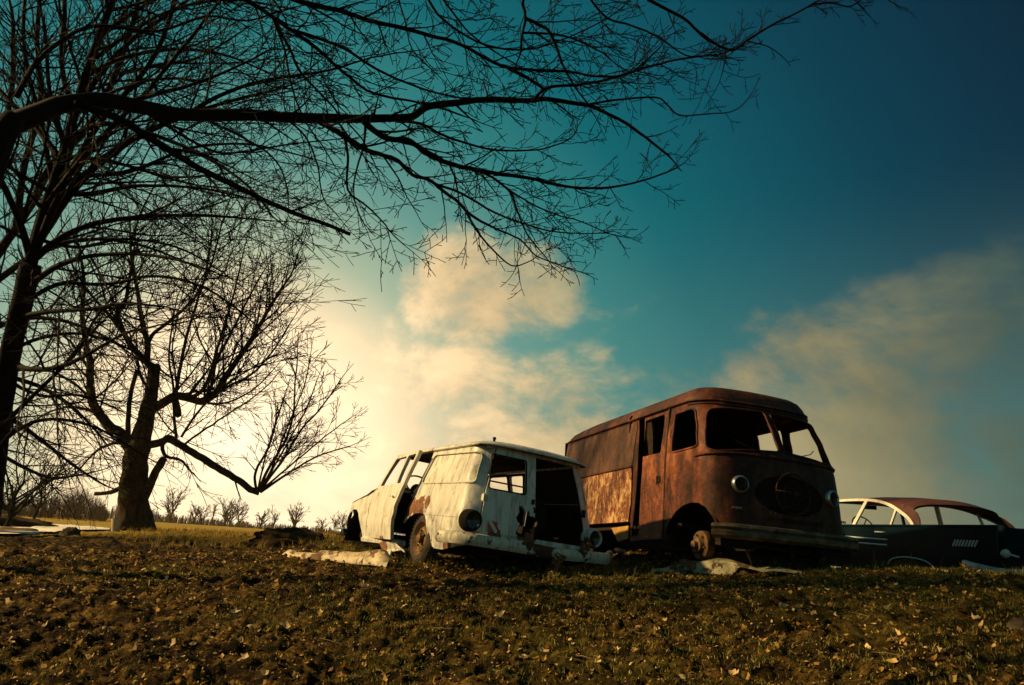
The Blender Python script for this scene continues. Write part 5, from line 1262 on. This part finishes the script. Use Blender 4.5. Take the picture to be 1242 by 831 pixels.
block((on(875, 690, 8.3).x, on(875, 690, 8.3).y, gz(on(875, 690, 8.3).x, on(875, 690, 8.3).y) + .06), (.62, .09, .05), -.05, 'pale splintered board lying behind the bent hood', PANEL, 'board', .06)
def lump(name, label, cat, p, size, mat, seed, sink=.3, kind=None, group=None, rough=.25, res=14):
    m = MB(); vs_ = []; fs = []; n = res; k = res * 2
    for i in range(n + 1):
        a = PI * i / n
        for j in range(k):
            b = 2 * PI * j / k; d = V((math.sin(a) * math.cos(b), math.sin(a) * math.sin(b), math.cos(a)))
            r = 1 + rough * noise.fractal(d * 1.6 + V((seed, 0, 0)), .8, 2, 5)
            vs_.append(V((d.x * size[0] * r, d.y * size[1] * r, d.z * size[2] * r)))
    for i in range(n):
        for j in range(k): fs.append((i * k + j, (i + 1) * k + j, (i + 1) * k + (j + 1) % k, i * k + (j + 1) % k))
    m.add(vs_, fs); o = m.build(name, mat, smooth=True); o.location = (p[0], p[1], p[2] + size[2] * (1 - 2 * sink)); return tag(o, label, cat, group, kind)
def glump(name, label, cat, px, py, d, size, mat, seed, **k):
    p = at(px, py, d); return lump(name, label, cat, (p.x, p.y, gz(p.x, p.y, False)), size, mat, seed, **k)
glump('soil_mound', 'low dark mound of soil and turf between the maple and the wagon', 'mound', 347, 668, 12.3, (.70, .5, .24), CLOD, 3, sink=.3, rough=.28, res=30)
glump('boulder', 'dark round boulder beside the snow left of the maple', 'boulder', 85, 648, 13.5, (.17, .17, .13), STONE, 5, sink=.25)
glump('boulder', 'dark low round lump on the grass at the lower right edge', 'boulder', 1240, 768, 4.9, (.085, .08, .06), STONE, 8, sink=.2)
glump('soil_mound', 'long brown earth bank at the left edge above the snow', 'mound', 8, 634, 24, (1.7, 1.3, .34), CLOD, 13, sink=.4, rough=.3, res=24)
for (px, py, d, lx, lb, rz) in ((22, 645, 14.2, .75, 'upper weathered log lying on the snow at the left edge', .05), (8, 650, 13.5, .8, 'lower pale log at the far left edge of the snow', -.1)):
    p = at(px, py, d); g = gz(p.x, p.y); m = MB(); dx = V((math.cos(rz), math.sin(rz), 0)) * lx / 2
    m.tube(crom([p * 0 + V((p.x, p.y, g + .08)) - dx, V((p.x, p.y, g + .09)), V((p.x, p.y, g + .08)) + dx], 5), [.07 + .01 * math.sin(i) for i in range(11)], 9, lump=.2)
    tag(m.build('log', WOOD, smooth=True), lb, 'log')
p = at(140, 645, 15.8); g = gz(p.x, p.y); m = MB(); m.lathe([(0, .085), (.30, .105), (.33, .108), (.33, .095), (.05, .08), (.05, .001)], (p.x, p.y, g - .02), (-.12, 0, 1), 16)
tag(m.build('metal_pail', PALEW, smooth=True, ang=40), 'pale upright metal pail standing against the left foot of the maple', 'pail')
# crumpled rusty spring below wagon bumper
def wl_(x, y, z):
    Rm = (Matrix.Rotation(R(30.84), 3, 'Z') @ Matrix.Rotation(R(.54), 3, 'X') @ Matrix.Rotation(R(3.62), 3, 'Y')); return Rm @ V((x, y, z)) + V((.382, 8.34, -.594))
m = MB(); rg = random.Random(4); c0 = wl_(.22, -.26, .52); c1 = wl_(.02, -.34, .28)
for k in range(9):
    f = k / 8; c = c0.lerp(c1, f); rot = Matrix.Rotation(.5 + rg.uniform(-.3, .3), 3, 'Y') @ Matrix.Rotation(rg.uniform(-.5, .5), 3, 'X'); m.box(c, (.13 - .04 * f, .05, .016), rot)
m.tube([c0, c0.lerp(c1, .5) + V((.03, -.02, 0)), c1], .012, 6); m.tube([c0 + V((.04, 0, 0)), c1 + V((.05, 0, 0))], .010, 6)
tag(m.build('rusty_grating', simple('crumbling_rust', [(.35, (.05, .02, .01)), (.6, (.2, .09, .04)), (.75, (.45, .3, .2))], 20, .8)), 'crumpled rusty slatted scrap leaning against the middle of the wagon bumper', 'scrap metal')
# debris between wagon and van
for i, (px, py, d, sz, lb) in enumerate(((738, 672, 9.4, (.05, .3, .09), 'pale splintered board standing in the gap between wagon and van'), (752, 668, 9.7, (.12, .12, .05), 'small yellowish scrap plate in the dark gap behind the wagon'), (745, 684, 9.2, (.07, .06, .08), 'brown clump of scrap on the ground right of the wagon bumper'))):
    p = at(px, py, d); block((p.x, p.y, max(p.z, gz(p.x, p.y) + .03)), sz, .4 * i, lb, PANEL if i < 2 else WOOD, 'scrap_piece', .9 if i == 0 else .2)['category'] = 'scrap'
# snow
m = MB()
def snowpatch(m, x0, x1, d0, d1, ph):
    us = lin(0, 1, 40); vs_ = lin(0, 1, 10)
    def f(u, v):
        px = x0 + (x1 - x0) * u; e = .5 + (v - .5) * (1 - .8 * abs(2 * u - 1) ** 3); d = d0 + (d1 - d0) * (e + .16 * noise.noise(V((u * 9 + ph, v * 2, 0))) + .08 * noise.noise(V((u * 25 + ph, v * 3, 0)))); p = at(px, 640, d); return (p.x, p.y, gz(p.x, p.y, False) + .085 + .04 * math.sin(PI * v) )
    sheet(f, us, vs_, mb=m)
snowpatch(m, 30, 142, 17, 36, 0); snowpatch(m, -60, 95, 14.6, 22, 3); snowpatch(m, -120, 56, 12.2, 14.0, 7)
tag(m.build('snow', SNOW, smooth=True), kind='structure')

# ------------------------------------------------------------------ scatter
def vis_point(rg, rmin, rmax, a0=-.72, a1=.72):
    r = math.sqrt(rg.uniform(rmin ** 2, rmax ** 2)); a = rg.uniform(a0, a1); return r * math.sin(a), r * math.cos(a)
def fastmesh(name, vs_, fs, mat, smooth=False):
    me = bpy.data.meshes.new(name); me.from_pydata(vs_, [], fs); me.materials.append(mat)
    if smooth: me.polygons.foreach_set('use_smooth', [True] * len(me.polygons))
    me.update(); o = bpy.data.objects.new(name, me); C.objects.link(o); return o
def scatter_pts(n, rmin, rmax, seed, keep=None, pw=2., a=.72):
    rg = random.Random(seed); P_ = []
    while len(P_) < n:
        r = (rg.uniform(rmin ** pw, rmax ** pw)) ** (1 / pw); t = rg.uniform(-a, a); x, y = r * math.sin(t), r * math.cos(t)
        if keep and not keep(x, y, rg): continue
        P_.append((x, y))
    z = gz_arr(np.array([p[0] for p in P_]), np.array([p[1] for p in P_]))
    return [V((p[0], p[1], zz + micro(*p))) for p, zz in zip(P_, z)], rg
def gmask(x, y): return noise.noise(V((x * .55, y * .55, 4.))) * 1.2 + noise.noise(V((x * 2.1, y * 2.1, 9.))) * .6 + x * .07
# leaves
def leafshape(rg, s, curl):
    n = 9; out = []
    for k in range(n):
        t = 2 * PI * k / n; r = s * (1 if k % 2 == 0 else .72) * rg.uniform(.6, 1.15) * (1.15 if k == 0 else 1)
        x, y = r * math.cos(t), r * math.sin(t) * .8; out.append(V((x, y, curl * (abs(y) * 1.3 + x * x / s * .8))))
    return out
P_, rg = scatter_pts(11000, 3.4, 11.5, 41, None, 1.6); vs_ = []; fs = []
for p in P_:
    s = rg.choice((.008, .010, .012, .014, .018, .024, .034)) * rg.uniform(.7, 1.2); sh = leafshape(rg, s, rg.uniform(-.3, 1.0)); m3 = Matrix.Rotation(rg.uniform(0, 6.28), 3, 'Z') @ Matrix.Rotation(rg.gauss(0, .6), 3, 'X') @ Matrix.Rotation(rg.gauss(0, .5), 3, 'Y') @ Matrix.Rotation(rg.uniform(0, 6.28), 3, 'Z')
    o = len(vs_); c = p + V((0, 0, s * .45)); vs_.append(tuple(c)); vs_ += [tuple(c + m3 @ q) for q in sh]; fs += [(o, o + 1 + k, o + 1 + (k + 1) % 9) for k in range(9)]
o = fastmesh('leaf_litter', vs_, fs, LEAF); tag(o, 'dead brown leaves scattered over the soil', 'leaves', kind='stuff')
P_, rg = scatter_pts(42000, 3.3, 11.5, 51, lambda x, y, r: r.random() < .35 + .5 * noise.noise(V((x * 1.1, y * 2.2, 5.))) + .3, 1.5, .74); vs_ = []; fs = []
for p in P_:
    s = rg.uniform(.003, .011) * (.8 + p.y * .05); a = rg.uniform(0, 6.28); u_ = V((math.cos(a), math.sin(a), rg.gauss(0, .5))) * s; w2 = V((-math.sin(a), math.cos(a), rg.gauss(0, .5))) * s * rg.uniform(.25, .8)
    o = len(vs_); c = p + V((0, 0, s * .5)); vs_ += [tuple(c - u_), tuple(c - w2), tuple(c + u_), tuple(c + w2 + V((0, 0, s * .4)))]; fs += [(o, o + 1, o + 2), (o, o + 2, o + 3)]
o = fastmesh('leaf_crumbs', vs_, fs, LEAF); tag(o, 'golden crumbs of dead leaf and straw covering the foreground', 'leaf litter', kind='stuff')
# clods
P_, rg = scatter_pts(5200, 3.3, 13, 42, lambda x, y, r: r.random() > max(0, gmask(x, y)) * 1.2, 1.7, .76); vs_ = []; fs = []
for p in P_:
    s = rg.uniform(.008, .024) * (1 + 1.0 * (rg.random() > .93)); sq = rg.uniform(.45, .8); o = len(vs_); nn = 6
    vs_.append(tuple(p + V((0, 0, s * sq)))); 
    for ringi, (rr_, zz) in enumerate(((.62, .72), (1., .1), (.8, -.6))):
        for k in range(nn):
            t = 2 * PI * k / nn + ringi * .5; q = rg.uniform(.7, 1.25); vs_.append(tuple(p + V((math.cos(t) * rr_ * s * q * 1.2, math.sin(t) * rr_ * s * q, zz * s * sq * rg.uniform(.8, 1.2)))))
    fs += [(o, o + 1 + k, o + 1 + (k + 1) % nn) for k in range(nn)]
    for ringi in range(2):
        a = o + 1 + ringi * nn; fs += [(a + k, a + nn + k, a + nn + (k + 1) % nn, a + (k + 1) % nn) for k in range(nn)]
o = fastmesh('soil_clods', vs_, fs, CLOD); tag(o, 'crumbly dark soil clods covering the churned ground', 'soil', kind='stuff')
# grass blades
def blades(n, rmin, rmax, seed, keep, h0, h1, pw, nb, a=.72):
    P_, rg = scatter_pts(n, rmin, rmax, seed, keep, pw, a); vs_ = []; fs = []
    for p in P_:
        for b in range(nb):
            q = p + V((rg.gauss(0, .022), rg.gauss(0, .022), -.008)); h = rg.uniform(h0, h1); an = rg.uniform(0, 6.28); w_ = rg.uniform(.0018, .0035) * (1 + q.length * .06); d = V((math.cos(an), math.sin(an), 0)); ln = V((rg.gauss(0, .5), rg.gauss(0, .5), 0)) * h
            o = len(vs_); vs_ += [tuple(q - d * w_), tuple(q + d * w_), tuple(q + ln * .35 + d * w_ * .8 + V((0, 0, h * .6))), tuple(q + ln * .35 - d * w_ * .8 + V((0, 0, h * .6))), tuple(q + ln + V((0, 0, h)))]
            fs += [(o, o + 1, o + 2, o + 3), (o + 3, o + 2, o + 4)]
    return vs_, fs
v1, f1_ = blades(15000, 3.4, 10.5, 43, lambda x, y, r: gmask(x, y) + r.uniform(-.35, .35) > .12, .012, .042, 1.8, 6)
o = fastmesh('grass', v1, f1_, GRASS); tag(o, 'short sparse grass growing in patches on the right foreground', 'grass', kind='stuff')
v1, f1_ = blades(5200, 12.5, 34, 44, lambda x, y, r: x < 3 and not (x / y < -.52), .06, .16, 1.3, 4, .72)
o = fastmesh('field_grass', v1, f1_, island_mat('dry_field_grass', [(0, (.09, .07, .014)), (.5, (.26, .18, .035)), (1, (.50, .34, .09))], .8, .35)); tag(o, 'golden dry grass of the field behind the maple', 'grass', kind='stuff')
wl_pts = [(-1.4, 8.6, 1.6, 9.2), (1.3, 8.6, 4.6, 9.0), (4.4, 8.6, 8, 9.0), (1.2, 9.2, 1.9, 10.5), (-3.2, 12.6, -1.2, 9.2)]
vs_ = []; fs = []; rg = random.Random(61)
for (x0, y0, x1, y1) in wl_pts:
    for k in range(int(260 * math.hypot(x1 - x0, y1 - y0) / 3)):
        f = rg.random(); x = x0 + (x1 - x0) * f + rg.gauss(0, .15); y = y0 + (y1 - y0) * f + rg.gauss(0, .2); p = V((x, y, gz(x, y)))
        for b in range(rg.randint(2, 6)):
            h = rg.uniform(.03, .13) * (1 + (rg.random() > .95)); w_ = .0022; an = rg.uniform(0, 6.28); d = V((math.cos(an), math.sin(an), 0)); ln = V((rg.gauss(0, .45), rg.gauss(0, .45), 0)) * h; q = p + V((rg.gauss(0, .02), rg.gauss(0, .02), -.01))
            o = len(vs_); vs_ += [tuple(q - d * w_), tuple(q + d * w_), tuple(q + ln * .4 + d * w_ + V((0, 0, h * .6))), tuple(q + ln * .4 - d * w_ + V((0, 0, h * .6))), tuple(q + ln + V((0, 0, h)))]; fs += [(o, o + 1, o + 2, o + 3), (o + 3, o + 2, o + 4)]
o = fastmesh('dead_weeds', vs_, fs, GRASS); tag(o, 'thin dead weeds standing along the foot of the wrecks', 'weeds', kind='stuff')
# twigs on the ground
P_, rg = scatter_pts(260, 3.5, 9.5, 45, None, 1.8); m = MB()
for p in P_:
    L_ = rg.uniform(.05, .22); a = rg.uniform(0, 6.28); d = V((math.cos(a), math.sin(a), rg.uniform(-.05, .15))); q = p + V((0, 0, .008)); m.tube([q, q + d * L_ * .5 + V((rg.gauss(0, .01), rg.gauss(0, .01), .006)), q + d * L_], [.003, .0026, .0015], 4)
o = m.build('fallen_twigs', simple('dry_twig_wood', [(.3, (.08, .05, .025)), (.7, (.32, .22, .1))], 5, .8, 0, 0)); tag(o, 'thin dry twigs strewn over the foreground soil', 'twigs', kind='stuff')
# larger pale leaves and chips that stand out
rg = random.Random(77); CL = [(213, 781), (232, 784), (303, 760), (296, 803), (345, 765), (165, 791), (356, 757), (345, 694), (284, 745), (438, 720), (635, 794), (795, 707), (820, 788), (719, 789), (658, 788), (605, 758), (985, 753), (1140, 795), (1195, 768), (890, 820), (1085, 779), (945, 741)]
PALE = island_mat('pale_curled_leaf', [(0, (.45, .32, .15)), (1, (.62, .48, .27))], .6, .25)
for i, (px, py) in enumerate(CL):
    # walk the ray to the ground
    d = 3.5
    while d < 14:
        p = at(px, py, d)
        if p.z < gz(p.x, p.y, False) + .03: break
        d += .03
    s = rg.uniform(.035, .055) * (1.1 if d > 5 else .8); sh = leafshape(rg, s, rg.uniform(.3, 1.1)); m3 = Matrix.Rotation(rg.uniform(0, 6.28), 3, 'Z') @ Matrix.Rotation(rg.gauss(.5, .3), 3, 'X')
    c = V((p.x, p.y, gz(p.x, p.y) + s * .5)); sub = [tuple(m3 @ q) for q in sh]
    o = fastmesh('curled_leaf', [(0, 0, 0)] + sub, [(0, 1 + k, 1 + (k + 1) % 9) for k in range(9)], PALE); o.location = c
    tag(o, 'pale curled dead leaf lying on the dark foreground soil', 'leaf', 'pale curled leaves on the foreground soil')
